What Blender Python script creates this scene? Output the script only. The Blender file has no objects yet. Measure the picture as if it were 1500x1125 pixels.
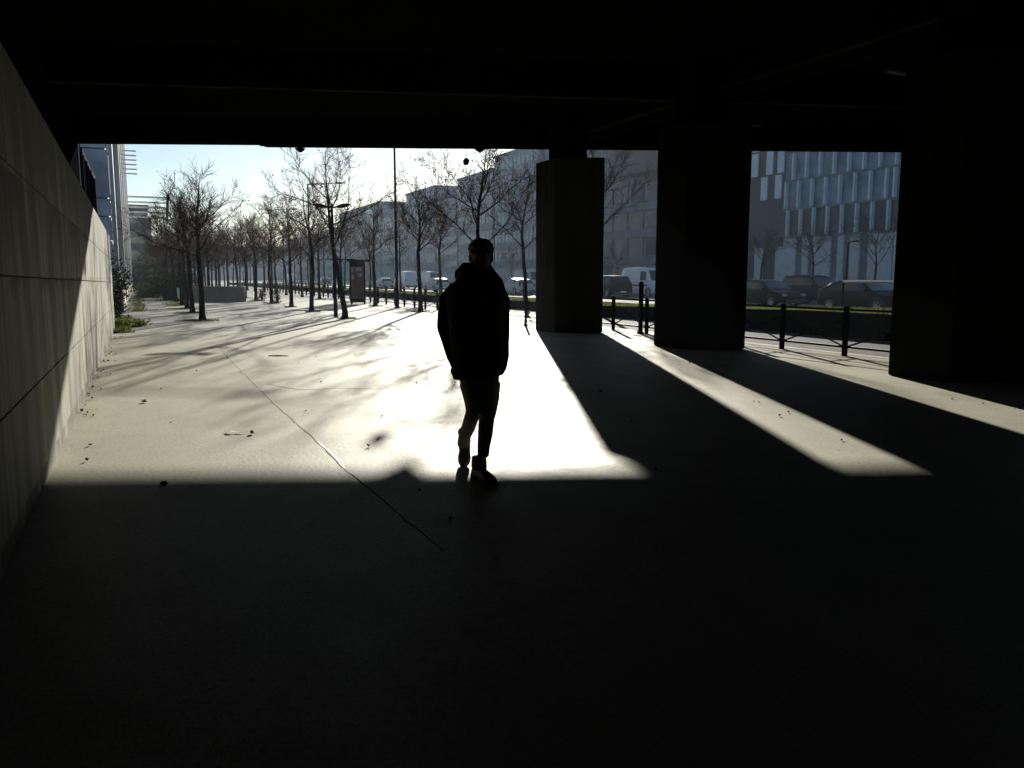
import bpy, math, random
from mathutils import Vector, Matrix
random.seed(11)
PI = math.pi
R_ = math.radians
scn = bpy.context.scene
COL = scn.collection

# ------------------------------------------------------------------ frames
PITCH = 0.1302
F = 1200.0
CH = 1.5
FW = Vector((0, math.cos(PITCH), -math.sin(PITCH)))
UP = Vector((0, math.sin(PITCH), math.cos(PITCH)))
TH = R_(24.28)                       # direction of the street
CT, ST = math.cos(TH), math.sin(TH)


def ray(x, y):
    return FW + Vector((1, 0, 0)) * ((x - 750) / F) + UP * ((562.5 - y) / F)


def G(x, y, h=0.0):                  # point at height h
    r = ray(x, y)
    t = (h - CH) / r.z
    return Vector((r.x * t, r.y * t, h))


def at(x, y, Y):                     # point in the plane Y
    r = ray(x, y)
    t = Y / r.y
    return Vector((r.x * t, Y, CH + r.z * t))


def RP(p, s, z=0.0):                 # street frame: p across, s along
    return Vector((p * CT - s * ST, p * ST + s * CT, z))


def SS(x, p):                        # s where column x meets the street line p
    k = (x - 750) / F * 0.9916
    Y = p / (k * CT + ST)
    return Y * (CT - k * ST)


# ------------------------------------------------------------------ mesh builder
class MB:
    def __init__(self):
        self.v, self.f, self.mi, self.cur = [], [], [], 0

    def add(self, vs, fs):
        o = len(self.v)
        self.v += [tuple(q) for q in vs]
        for f in fs:
            self.f.append(tuple(i + o for i in f))
            self.mi.append(self.cur)
        return self

    def box(self, x0, x1, y0, y1, z0, z1):
        return self.add([(x0, y0, z0), (x1, y0, z0), (x1, y1, z0), (x0, y1, z0),
                         (x0, y0, z1), (x1, y0, z1), (x1, y1, z1), (x0, y1, z1)],
                        [(0, 3, 2, 1), (4, 5, 6, 7), (0, 1, 5, 4), (1, 2, 6, 5), (2, 3, 7, 6), (3, 0, 4, 7)])

    def prism(self, pts, z0, z1):    # vertical prism from a counter-clockwise outline
        n = len(pts)
        vs = [(p[0], p[1], z0) for p in pts] + [(p[0], p[1], z1) for p in pts]
        fs = [tuple(range(n))[::-1], tuple(range(n, 2 * n))]
        fs += [(i, (i + 1) % n, n + (i + 1) % n, n + i) for i in range(n)]
        return self.add(vs, fs)

    def tube(self, pts, rs, n=6, cap=True):
        pts = [Vector(p) for p in pts]
        if not hasattr(rs, '__len__'):
            rs = [rs] * len(pts)
        vs, fs = [], []
        ref = None
        for i, p in enumerate(pts):
            d = (pts[min(i + 1, len(pts) - 1)] - pts[max(i - 1, 0)])
            d = d.normalized() if d.length > 1e-9 else Vector((0, 0, 1))
            if ref is None:
                ref = d.orthogonal().normalized()
            ref = (ref - d * ref.dot(d))
            ref = ref.normalized() if ref.length > 1e-6 else d.orthogonal().normalized()
            b = d.cross(ref)
            for k in range(n):
                a = 2 * PI * k / n
                vs.append(p + (ref * math.cos(a) + b * math.sin(a)) * rs[i])
        for i in range(len(pts) - 1):
            for k in range(n):
                k2 = (k + 1) % n
                fs.append((i * n + k, i * n + k2, (i + 1) * n + k2, (i + 1) * n + k))
        if cap:
            fs.append(tuple(range(n))[::-1])
            fs.append(tuple(range((len(pts) - 1) * n, len(pts) * n)))
        return self.add(vs, fs)

    def rings(self, rings, cap=True):  # loft of equal-length loops
        n = len(rings[0])
        vs = [q for r in rings for q in r]
        fs = []
        for i in range(len(rings) - 1):
            for k in range(n):
                k2 = (k + 1) % n
                fs.append((i * n + k, i * n + k2, (i + 1) * n + k2, (i + 1) * n + k))
        if cap:
            fs.append(tuple(range(n))[::-1])
            fs.append(tuple(range((len(rings) - 1) * n, len(rings) * n)))
        return self.add(vs, fs)

    def ball(self, c, rx, ry, rz, n=12, m=8, rot=None):
        c = Vector(c)
        vs, fs = [], []
        for i in range(m + 1):
            t = PI * i / m
            for k in range(n):
                a = 2 * PI * k / n
                q = Vector((rx * math.sin(t) * math.cos(a), ry * math.sin(t) * math.sin(a), rz * math.cos(t)))
                if rot:
                    q = rot @ q
                vs.append(c + q)
        for i in range(m):
            for k in range(n):
                k2 = (k + 1) % n
                fs.append((i * n + k, (i + 1) * n + k, (i + 1) * n + k2, i * n + k2))
        return self.add(vs, fs)

    def mesh(self, name, mats, smooth=False):
        me = bpy.data.meshes.new(name)
        me.from_pydata(self.v, [], self.f)
        if not isinstance(mats, (list, tuple)):
            mats = [mats]
        for m in mats:
            me.materials.append(m)
        if len(mats) > 1:
            me.polygons.foreach_set('material_index', self.mi)
        if smooth:
            me.polygons.foreach_set('use_smooth', [True] * len(me.polygons))
        me.update()
        return me

    def build(self, name, mats, parent=None, smooth=False, loc=None, rz=None):
        o = bpy.data.objects.new(name, self.mesh(name, mats, smooth))
        COL.objects.link(o)
        if parent:
            o.parent = parent
        if loc is not None:
            o.location = loc
        if rz is not None:
            o.rotation_euler.z = rz
        return o


def tag(o, label=None, cat=None, group=None, kind=None):
    if label:
        o['label'] = label
    if cat:
        o['category'] = cat
    if group:
        o['group'] = group
    if kind:
        o['kind'] = kind
    return o


def thing(name, label, cat, loc=(0, 0, 0), rz=0.0, group=None):
    o = bpy.data.objects.new(name, None)
    COL.objects.link(o)
    o.empty_display_size = 0.3
    o.location = loc
    o.rotation_euler.z = rz
    return tag(o, label, cat, group)


def copy_tree(o, parent=None):
    c = o.copy()
    COL.objects.link(c)
    c.parent = parent
    for ch in list(o.children):
        copy_tree(ch, c)
    return c


def bevel(o, w=0.02, seg=2):
    m = o.modifiers.new('bevel', 'BEVEL')
    m.width = w
    m.segments = seg
    m.limit_method = 'ANGLE'
    return o


# ------------------------------------------------------------------ materials
def newmat(name):
    m = bpy.data.materials.new(name)
    m.use_nodes = True
    nt = m.node_tree
    return m, nt, nt.nodes['Principled BSDF']


def N(nt, t, **kw):
    n = nt.nodes.new(t)
    for k, v in kw.items():
        setattr(n, k, v)
    return n


def mix(nt, fac, a, b, blend='MIX'):
    n = N(nt, 'ShaderNodeMix', data_type='RGBA', blend_type=blend)
    for sock, v in ((n.inputs['Factor'], fac), (n.inputs['A'], a), (n.inputs['B'], b)):
        if isinstance(v, (tuple, list)):
            sock.default_value = (*v[:3], 1)
        elif isinstance(v, (int, float)):
            sock.default_value = v
        else:
            nt.links.new(v, sock)
    return n.outputs['Result']


def ramp(nt, src, lo, hi, a=0.0, b=1.0):
    n = N(nt, 'ShaderNodeMapRange')
    n.inputs['From Min'].default_value = lo
    n.inputs['From Max'].default_value = hi
    n.inputs['To Min'].default_value = a
    n.inputs['To Max'].default_value = b
    nt.links.new(src, n.inputs['Value'])
    return n.outputs['Result']


def noise(nt, co, scale, detail=4, rough=0.55, stretch=None):
    if stretch:
        mp = N(nt, 'ShaderNodeMapping')
        mp.inputs['Scale'].default_value = stretch
        nt.links.new(co, mp.inputs['Vector'])
        co = mp.outputs['Vector']
    n = N(nt, 'ShaderNodeTexNoise')
    n.inputs['Scale'].default_value = scale
    n.inputs['Detail'].default_value = detail
    n.inputs['Roughness'].default_value = rough
    nt.links.new(co, n.inputs['Vector'])
    return n.outputs['Fac']


def coord(nt):
    return N(nt, 'ShaderNodeTexCoord').outputs['Object']


def bump(nt, bs, h, strength, dist):
    b = N(nt, 'ShaderNodeBump')
    b.inputs['Strength'].default_value = strength
    b.inputs['Distance'].default_value = dist
    nt.links.new(h, b.inputs['Height'])
    nt.links.new(b.outputs['Normal'], bs.inputs['Normal'])


def simple(name, col, rough=0.6, metal=0.0, var=0.25, scale=6.0, bstr=0.0, spec=0.5):
    m, nt, bs = newmat(name)
    co = coord(nt)
    n1 = noise(nt, co, scale, 5)
    dark = tuple(c * (1 - var) for c in col)
    lite = tuple(min(1, c * (1 + var)) for c in col)
    nt.links.new(mix(nt, ramp(nt, n1, 0.3, 0.7), dark, lite), bs.inputs['Base Color'])
    bs.inputs['Roughness'].default_value = rough
    bs.inputs['Metallic'].default_value = metal
    bs.inputs['Specular IOR Level'].default_value = spec
    if bstr:
        bump(nt, bs, noise(nt, co, scale * 8, 3), bstr, 0.01)
    return m


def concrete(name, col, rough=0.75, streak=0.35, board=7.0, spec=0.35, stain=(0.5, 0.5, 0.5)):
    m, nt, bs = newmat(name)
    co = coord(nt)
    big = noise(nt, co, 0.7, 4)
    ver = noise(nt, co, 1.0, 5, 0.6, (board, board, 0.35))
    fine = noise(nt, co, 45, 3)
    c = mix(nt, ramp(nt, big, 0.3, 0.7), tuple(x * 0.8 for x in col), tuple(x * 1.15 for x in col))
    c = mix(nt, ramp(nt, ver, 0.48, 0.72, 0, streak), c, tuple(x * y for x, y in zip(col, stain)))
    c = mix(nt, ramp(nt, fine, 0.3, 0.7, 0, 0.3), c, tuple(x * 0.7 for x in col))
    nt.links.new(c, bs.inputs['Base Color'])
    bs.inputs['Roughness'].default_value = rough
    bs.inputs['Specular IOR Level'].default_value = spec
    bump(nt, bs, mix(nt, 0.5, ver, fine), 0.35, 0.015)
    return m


def pavement_mat(name, c0, c1, r0=0.42, r1=0.6, bs_=0.25, spec=0.5):
    m, nt, bs = newmat(name)
    co = coord(nt)
    big = noise(nt, co, 0.35, 5, 0.6)
    med = noise(nt, co, 2.3, 5, 0.65)
    fine = noise(nt, co, 90, 2)
    grit = noise(nt, co, 28, 3, 0.7)
    c = mix(nt, ramp(nt, big, 0.32, 0.68), c0, c1)
    c = mix(nt, ramp(nt, med, 0.5, 0.75, 0, 0.45), c, tuple(x * 0.68 for x in c0))
    for vs_, rad, k, sp in ((1.6, .045, .45, 1.0), (.55, .03, .35, 1.0)):      # trodden gum and oil spots
        vo_ = N(nt, 'ShaderNodeTexVoronoi', feature='F1')
        vo_.inputs['Scale'].default_value = vs_
        nt.links.new(co, vo_.inputs['Vector'])
        c = mix(nt, ramp(nt, vo_.outputs['Distance'], rad * .6, rad, k, 0), c, tuple(x * 0.35 for x in c0))
    wash = noise(nt, co, 0.9, 6, 0.7, (1.0, .35, 1.0))                          # dried puddle edges and drag marks
    c = mix(nt, ramp(nt, wash, 0.50, 0.60, 0, 0.30), c, tuple(x * 0.7 for x in c0))
    c = mix(nt, ramp(nt, grit, 0.5, 0.72, 0, 0.75), c, tuple(x * 0.55 for x in c0))
    c = mix(nt, ramp(nt, fine, 0.5, 0.8, 0, 0.6), c, tuple(min(1, x * 1.5) for x in c1))
    nt.links.new(c, bs.inputs['Base Color'])
    nt.links.new(ramp(nt, med, 0.3, 0.7, r0, r1), bs.inputs['Roughness'])
    bs.inputs['Specular IOR Level'].default_value = spec
    bump(nt, bs, mix(nt, 0.35, grit, fine), bs_, 0.02)
    return m


def glassy(name, col, rough=0.08, spec=0.7, metal=0.0):
    m, nt, bs = newmat(name)
    co = coord(nt)
    c = mix(nt, ramp(nt, noise(nt, co, 0.5, 3), 0.35, 0.65), tuple(x * 0.6 for x in col), tuple(x * 1.3 for x in col))
    nt.links.new(c, bs.inputs['Base Color'])
    bs.inputs['Roughness'].default_value = rough
    bs.inputs['Specular IOR Level'].default_value = spec
    bs.inputs['Metallic'].default_value = metal
    return m


M = {}
M['pave'] = pavement_mat('pavement_concrete', (0.30, 0.29, 0.234), (0.41, 0.395, 0.32), 0.52, 0.66, 0.3, 0.082)
M['path'] = pavement_mat('weathered_paving', (0.20, 0.195, 0.17), (0.29, 0.28, 0.245), 0.62, 0.8, 0.6, 0.12)
M['asphalt'] = pavement_mat('road_asphalt', (0.07, 0.07, 0.073), (0.11, 0.11, 0.114), 0.8, 0.95, 0.4, 0.08)
M['earth'] = pavement_mat('far_ground', (0.09, 0.085, 0.075), (0.13, 0.125, 0.11), 0.8, 0.95, 0.2)
M['kerb'] = simple('kerb_granite', (0.30, 0.29, 0.27), 0.6, 0, 0.3, 20)


def wall_mat():
    m, nt, bs = newmat('wall_concrete')
    co = coord(nt)
    base = (0.315, 0.308, 0.255)
    big = noise(nt, co, 0.8, 5, 0.6)
    c = mix(nt, ramp(nt, big, .32, .68), tuple(x * .72 for x in base), tuple(x * 1.15 for x in base))
    run = noise(nt, co, 1.0, 5, .65, (2.6, 2.6, .22))          # water runs
    c = mix(nt, ramp(nt, run, .45, .58, 0, .85), c, (.075, .072, .065))
    thin = noise(nt, co, 1.0, 3, .6, (11, 11, .25))
    c = mix(nt, ramp(nt, thin, .52, .64, 0, .65), c, (.10, .095, .085))
    pale = noise(nt, co, 1.0, 4, .6, (4.2, 4.2, .5))
    c = mix(nt, ramp(nt, pale, .60, .75, 0, .5), c, (.42, .41, .36))
    rust = noise(nt, co, 1.3, 5, .7, (.7, .7, 1.6))
    c = mix(nt, ramp(nt, rust, .62, .74, 0, .6), c, (.11, .075, .06))
    sx = N(nt, 'ShaderNodeSeparateXYZ')
    nt.links.new(co, sx.inputs[0])
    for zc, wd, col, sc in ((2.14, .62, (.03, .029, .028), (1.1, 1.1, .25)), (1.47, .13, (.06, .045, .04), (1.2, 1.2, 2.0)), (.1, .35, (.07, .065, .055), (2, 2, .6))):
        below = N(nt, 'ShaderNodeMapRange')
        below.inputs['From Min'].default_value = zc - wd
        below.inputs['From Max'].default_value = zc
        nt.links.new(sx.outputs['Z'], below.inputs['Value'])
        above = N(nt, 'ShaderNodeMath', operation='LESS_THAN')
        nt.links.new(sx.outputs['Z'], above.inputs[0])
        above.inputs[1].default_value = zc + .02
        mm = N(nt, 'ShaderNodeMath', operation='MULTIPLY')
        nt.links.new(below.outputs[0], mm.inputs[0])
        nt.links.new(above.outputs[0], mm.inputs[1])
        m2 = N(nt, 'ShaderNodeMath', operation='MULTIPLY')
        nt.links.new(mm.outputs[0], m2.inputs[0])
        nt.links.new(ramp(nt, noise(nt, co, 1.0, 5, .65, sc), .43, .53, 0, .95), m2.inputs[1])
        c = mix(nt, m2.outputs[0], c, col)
    # shade put into the colour: darker towards the wall top, ragged edge
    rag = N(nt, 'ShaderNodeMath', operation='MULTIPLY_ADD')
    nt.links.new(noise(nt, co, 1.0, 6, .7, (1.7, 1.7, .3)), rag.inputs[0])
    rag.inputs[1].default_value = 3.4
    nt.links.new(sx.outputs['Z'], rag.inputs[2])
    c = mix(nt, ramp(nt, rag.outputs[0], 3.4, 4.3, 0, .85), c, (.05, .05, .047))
    w = N(nt, 'ShaderNodeTexWave', wave_type='BANDS', bands_direction='Y', wave_profile='SIN')
    w.inputs['Scale'].default_value = .55
    w.inputs['Distortion'].default_value = .0
    nt.links.new(co, w.inputs['Vector'])
    c = mix(nt, ramp(nt, w.outputs['Fac'], .985, 1.0, 0, .65), c, (.06, .055, .05))
    fine = noise(nt, co, 60, 3)
    c = mix(nt, ramp(nt, fine, .35, .7, 0, .6), c, tuple(x * .5 for x in base))
    nt.links.new(c, bs.inputs['Base Color'])
    bs.inputs['Roughness'].default_value = .85
    bs.inputs['Specular IOR Level'].default_value = .1
    bump(nt, bs, mix(nt, .5, thin, fine), .4, .012)
    return m


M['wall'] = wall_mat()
M['joint'] = simple('joint_dark', (0.05, 0.045, 0.04), 0.9)
M['joint_grey'] = simple('joint_grey', (0.085, 0.08, 0.07), 0.9)
M['joint_light'] = simple('joint_lit_tone', (0.34, 0.32, 0.27), 0.55, 0, 0.3, 30)
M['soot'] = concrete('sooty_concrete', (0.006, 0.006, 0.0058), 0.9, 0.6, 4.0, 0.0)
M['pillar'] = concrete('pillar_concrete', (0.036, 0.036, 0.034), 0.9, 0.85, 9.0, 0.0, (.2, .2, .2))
M['pillar_shaded'] = concrete('pillar_concrete_shaded', (0.014, 0.0135, 0.0125), 0.9, 0.8, 9.0, 0.0, (.3, .3, .3))  # same concrete darkened: deeper shade on the nearer pillars put into the colour
M['steel_dark'] = simple('dark_painted_steel', (0.012, 0.012, 0.013), 0.9, 0, 0.3, 15, 0, 0.0)
M['steel_grey'] = simple('galvanised_steel', (0.45, 0.45, 0.46), 0.35, 0.8, 0.2, 15)
M['white_paint'] = simple('white_paint', (0.75, 0.75, 0.73), 0.45, 0, 0.08, 4)
M['bark'] = simple('bark', (0.032, 0.027, 0.022), 0.95, 0, 0.4, 14, 0.6, 0.0)
M['twig'] = simple('twig_bark', (0.040, 0.028, 0.024), 0.9, 0, 0.4, 9, 0, 0.0)
M['drybrown'] = simple('dry_leaf', (0.17, 0.075, 0.045), 0.8, 0, 0.5, 3)
M['fallen'] = simple('fallen_leaf', (0.10, 0.06, 0.035), 0.8, 0, 0.5, 40)
M['grass'] = simple('grass_blade', (0.10, 0.13, 0.03), 0.7, 0, 0.5, 3)
M['leafdark'] = simple('ivy_leaf', (0.035, 0.05, 0.018), 0.6, 0, 0.5, 3)
M['leafgreen'] = simple('shrub_leaf', (0.09, 0.12, 0.03), 0.6, 0, 0.5, 3)


def leafy(name, col, var=.5, scale=3, tr=.5):
    m, nt, bs = newmat(name)
    c = mix(nt, ramp(nt, noise(nt, coord(nt), scale, 4), .3, .7), tuple(x * (1 - var) for x in col), tuple(x * (1 + var) for x in col))
    nt.links.new(c, bs.inputs['Base Color'])
    bs.inputs['Roughness'].default_value = .75
    bs.inputs['Specular IOR Level'].default_value = .15
    t = N(nt, 'ShaderNodeBsdfTranslucent')
    nt.links.new(c, t.inputs['Color'])
    ms = N(nt, 'ShaderNodeMixShader')
    ms.inputs['Fac'].default_value = tr
    nt.links.new(bs.outputs[0], ms.inputs[1])
    nt.links.new(t.outputs[0], ms.inputs[2])
    nt.links.new(ms.outputs[0], nt.nodes['Material Output'].inputs['Surface'])
    return m


M['grass'] = leafy('grass_blade', (.085, .098, .028), .6, 2)
M['leafdark'] = leafy('ivy_leaf', (.022, .032, .011), .5, 3, .2)
M['leafgreen'] = leafy('shrub_leaf', (.085, .11, .025))
M['drybrown'] = leafy('dry_leaf', (.15, .068, .048), .5, 3, .35)
M['rubber'] = simple('tyre_rubber', (0.02, 0.02, 0.02), 0.85)
M['rim'] = simple('alloy_rim', (0.35, 0.35, 0.36), 0.35, 0.8)
M['autoglass'] = glassy('car_glass', (0.02, 0.028, 0.036), 0.08, 0.35)
M['lampglass'] = glassy('lamp_glass', (0.6, 0.6, 0.6), 0.1, 0.7)
M['redlens'] = glassy('red_lens', (0.25, 0.01, 0.01), 0.15, 0.6)
M['plastic'] = simple('black_plastic', (0.02, 0.02, 0.022), 0.5)


def paint(name, col):
    m, nt, bs = newmat(name)
    co = coord(nt)
    nt.links.new(mix(nt, ramp(nt, noise(nt, co, 3, 3), 0.4, 0.6), tuple(c * 0.92 for c in col), col), bs.inputs['Base Color'])
    bs.inputs['Roughness'].default_value = 0.3
    bs.inputs['Specular IOR Level'].default_value = 0.06
    bs.inputs['Coat Weight'].default_value = 0.0
    bs.inputs['Coat Roughness'].default_value = 0.06
    return m


M['car_black'] = paint('car_paint_black', (0.005, 0.005, 0.006))
M['car_blue'] = paint('car_paint_dark_blue', (0.008, 0.010, 0.02))
M['car_silver'] = paint('car_paint_silver', (0.45, 0.46, 0.48))
M['car_white'] = paint('car_paint_white', (0.75, 0.76, 0.78))
M['bl_blue'] = glassy('blue_grey_cladding', (0.11, 0.14, 0.19), 0.5, 0.3)
M['panel_blue'] = glassy('blue_grey_panel', (0.52, 0.56, 0.62), 0.5, 0.3)
M['bl_pale'] = simple('pale_cladding', (0.42, 0.44, 0.46), 0.5, 0, 0.15, 1.5)
M['bl_grey'] = simple('grey_cladding', (0.13, 0.14, 0.155), 0.55, 0, 0.2, 0.6)
M['bl_dark'] = simple('dark_brown_cladding', (0.055, 0.05, 0.05), 0.6, 0, 0.25, 0.6)
M['bl_beige'] = concrete('beige_plinth', (0.38, 0.33, 0.27), 0.8, 0.3, 3)
M['bl_glass'] = glassy('office_glass', (0.035, 0.05, 0.065), 0.2, 0.3)
M['bl_glass2'] = glassy('pale_office_glass', (0.15, 0.21, 0.28), 0.25, 0.4)
M['bl_green'] = glassy('green_glass', (0.10, 0.17, 0.16), 0.1, 0.8)
M['fin'] = simple('pale_blue_fin', (0.50, 0.58, 0.66), 0.4, 0, 0.1, 1)

# ------------------------------------------------------------------ the ground
SUN_E = 15.64
HAZE = .0003
TAN = math.tan(R_(SUN_E))


def sheet(name, p0, p1, s0, s1, z, m, nx=1):
    b = MB()
    b.add([(p0, s0, 0), (p1, s0, 0), (p1, s1, 0), (p0, s1, 0)], [(0, 1, 2, 3)])
    return tag(b.build(name, m, loc=(0, 0, z), rz=TH), kind='structure')


g = MB()
g.add([(-600, -200, 0), (600, -200, 0), (600, 800, 0), (-600, 800, 0)], [(0, 1, 2, 3)])
tag(g.build('ground', M['earth'], loc=(0, 0, -0.14)), kind='structure')
b = MB().box(-40, 12.45, -60, 420, -0.135, 0)
tag(b.build('pavement', M['pave'], rz=TH), kind='structure')
b = MB()
s = -60
while s < 200:
    b.box(12.453, 12.70, s, s + 0.99, -0.135, 0.004)
    s += 1.0
tag(b.build('kerb', M['kerb'], rz=TH), kind='structure')
sheet('side_road', 12.705, 17.2, -60, 420, -0.12, M['asphalt'])
sheet('main_road', 20.6, 43.0, -60, 420, -0.116, M['asphalt'])
b = MB().box(43.0, 120, -60, 420, -0.135, 0.0)
tag(b.build('far_pavement', M['pave'], rz=TH), kind='structure')
# painted edge line of the side road and lane dashes on the main road
b = MB()
for p in (25.5, 30.0, 34.5):
    for k in range(40):
        b.add([(p, k * 9 - 20, 0), (p + .14, k * 9 - 20, 0), (p + .14, k * 9 - 16.5, 0), (p, k * 9 - 16.5, 0)], [(0, 1, 2, 3)])
tag(b.build('lane_marking', M['white_paint'], loc=(0, 0, -0.112), rz=TH), kind='structure')
b = MB()
b.add([(15.0, -20, 0), (15.12, -20, 0), (15.12, 160, 0), (15.0, 160, 0)], [(0, 1, 2, 3)])
tag(b.build('edge_marking', M['white_paint'], loc=(0, 0, -0.1155), rz=TH), kind='structure')

sheet('path', -0.70, 12.44, 24.2, 420, 0.004, M['path'])
# joints in the pavement
def joint(name, pts, w, m, h=0.004):
    P = [G(*q) for q in pts]
    P2 = []
    for a, c in zip(P[:-1], P[1:]):
        n = max(2, int((c - a).length / 0.15))
        for i in range(n):
            q = a.lerp(c, i / n)
            P2.append(q + Vector((random.uniform(-1, 1), random.uniform(-1, 1), 0)) * 0.008)
    P2.append(P[-1])
    b = MB()
    vs, fs = [], []
    for i, q in enumerate(P2):
        d = (P2[min(i + 1, len(P2) - 1)] - P2[max(i - 1, 0)]).normalized()
        nrm = Vector((-d.y, d.x, 0))
        ww = w * random.uniform(0.6, 1.25)
        vs += [q + nrm * ww, q + nrm * ww * .4 + Vector((0, 0, h)), q - nrm * ww * .4 + Vector((0, 0, h)), q - nrm * ww]
    for i in range(len(P2) - 1):
        for k in range(3):
            fs.append((i * 4 + k, i * 4 + k + 1, i * 4 + k + 5, i * 4 + k + 4))
    b.add([(v[0], v[1], v[2] + 0.002) for v in vs], fs)
    return tag(b.build(name, m), kind='structure')


joint('pavement_joint', [(318, 505), (330, 520), (372, 562), (400, 590), (440, 625), (470, 652), (505, 688), (560, 732), (610, 776), (650, 808)], 0.0065, M['joint_grey'], 0.0012)
joint('joint_lit_edge', [(466, 648), (474, 656), (488, 668), (500, 683), (512, 694)], 0.006, M['joint_light'], 0.0012)  # sunlit stretch of the joint edge, painted as a paler strip
joint('pavement_crack', [(392, 563), (440, 571), (500, 569), (560, 570), (610, 566)], 0.008, M['joint'], 0.001)

# ------------------------------------------------------------------ the left wall
WP = -0.71                            # foot of the wall in the street frame
root = thing('retaining_wall', 'long battered concrete retaining wall, streaked and half in sunlight', 'wall', (0, 0, 0), TH)
zs = [0.0, 0.25, 0.508, 0.745, 1.0]      # joints as shares of the height
BAT = 0.02 / 2.68
S0, S1 = -32.0, 26.2


def wh(s):                            # the wall top falls gently along the street
    return 3.05 - .0155 * s


def wallp(z):
    return WP - BAT * z


b = MB()
for i in range(4):
    f0, f1 = zs[i], zs[i + 1]
    g0, g1 = (0.006 if i else 0), (0.006 if i < 3 else 0)
    xa, xb = wallp(0) - .002 * (i % 2), wallp(0) - .002 * (i % 2)
    a0, a1, c0, c1 = f0 * wh(S0) + g0, f0 * wh(S1) + g0, f1 * wh(S1) - g1, f1 * wh(S0) - g1
    b.add([(xa, S0, a0), (xa, S1, a1), (xb, S1, c0), (xb, S0, c1),
           (xa - .3, S0, a0), (xa - .3, S1, a1), (xb - .3, S1, c0), (xb - .3, S0, c1)],
          [(0, 1, 2, 3), (0, 4, 5, 1), (3, 2, 6, 7), (1, 5, 6, 2), (0, 3, 7, 4), (4, 7, 6, 5)])
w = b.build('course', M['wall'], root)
core = MB()
core.add([(wallp(0) - .012, S0, 0), (wallp(0) - .012, S1 - .02, 0), (wallp(2.65) - .012, S1 - .02, 2.65), (wallp(2.65) - .012, S0, 2.65),
          (-1.6, S0, 0), (-1.6, S1 - .02, 0), (-1.6, S1 - .02, 2.65), (-1.6, S0, 2.65)],
         [(0, 1, 2, 3), (0, 4, 5, 1), (3, 2, 6, 7), (1, 5, 6, 2), (0, 3, 7, 4), (4, 7, 6, 5)])
core.build('core', M['joint'], root)
# raised bank behind the wall
b = MB().box(-45, -1.02, S0, S1 - .05, -0.1, 2.63)
tag(b.build('terrace', M['earth'], rz=TH), kind='structure')

# railing on the wall top
def railing_on_wall():
    r = thing('terrace_railing', 'dark upright bar railing on top of the retaining wall', 'railing', (0, 0, 0), TH)
    p = wallp(2.68) - 0.12
    sa, sb = 17.3, 22.2
    MB().tube([(p, sa, 3.82), (p, sb, 3.82)], 0.025, 8).build('top_rail', M['steel_grey'], r)
    MB().tube([(p, sa, 2.82), (p, sb, 2.82)], 0.018, 6).build('bottom_rail', M['steel_dark'], r)
    pm = MB().box(-.022, .022, -.03, .03, 2.68, 3.80).mesh('post', M['steel_dark'])
    bm_ = MB().box(-.010, .010, -.014, .014, 2.825, 3.80).mesh('baluster', M['steel_dark'])
    k = 0
    s = sa
    while s <= sb + 0.01:
        o = bpy.data.objects.new('post', pm if k % 2 == 0 else bm_)
        COL.objects.link(o)
        o.parent = r
        o.location = (p, s, 0)
        k += 1
        s += 0.80


railing_on_wall()

# ------------------------------------------------------------------ the bridge deck
DZ = 5.26                             # underside of the edge beam


def ye(x):
    return 25.08 + 0.05 * x


M['edge_light'] = simple('lit_beam_edge', (0.020, 0.0195, 0.018), .95, 0, .7, 1.2, 0, 0.0)  # paler tone for added strips: light caught along beam edges, put into colour
bridge = thing('bridge_deck', 'black underside of the wide concrete road bridge overhead', 'bridge', (0, 0, 0))
b = MB()
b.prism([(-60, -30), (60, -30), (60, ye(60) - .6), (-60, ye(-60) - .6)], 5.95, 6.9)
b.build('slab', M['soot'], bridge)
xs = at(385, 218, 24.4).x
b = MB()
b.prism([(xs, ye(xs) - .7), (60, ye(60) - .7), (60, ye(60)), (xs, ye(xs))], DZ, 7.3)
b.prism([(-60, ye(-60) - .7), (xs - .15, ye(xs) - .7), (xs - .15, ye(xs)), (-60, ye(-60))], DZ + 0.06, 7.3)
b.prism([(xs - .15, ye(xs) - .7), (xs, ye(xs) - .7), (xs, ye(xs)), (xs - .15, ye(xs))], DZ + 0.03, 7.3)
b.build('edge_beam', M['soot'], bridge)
for k, yb in enumerate((16.6, 8.6, 0.6, -8, -17)):
    b = MB()
    y0_, k_ = (17.6, .14) if k == 0 else (yb, .037)
    b.prism([(-60, y0_ - 60 * k_), (60, y0_ + 60 * k_), (60, y0_ + 60 * k_ + .7), (-60, y0_ - 60 * k_ + .7)], 5.25, 5.948)
    cb = b.build('cross_beam', M['soot'], bridge)
    b = MB()
    b.prism([(-60, y0_ - 60 * k_ + .02), (60, y0_ + 60 * k_ + .02), (60, y0_ + 60 * k_ + .17), (-60, y0_ - 60 * k_ + .17)], 5.225, 5.249)
    b.build('lit_edge_strip', M['edge_light'], cb)
b = MB()
a0, a1 = RP(13.6, -30), RP(13.6, 20.0)
b = MB().box(10.9, 12.0, -30, 21.6, 5.30, 5.945)
lb = b.build('long_beam', M['soot'], bridge, rz=TH)
MB().box(10.92, 11.06, -30, 21.5, 5.275, 5.299).build('lit_edge_strip', M['edge_light'], lb)
# abutment carrying the deck, then unseen walls added to hold light out
b = MB().box(-2.6, -1.42, -34, 27.3, 2.80, 5.94)
o = b.build('left_abutment_wall', M['soot'], rz=TH)
o.name = 'abutment_wall'
yl = ye(-12.5)
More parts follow.
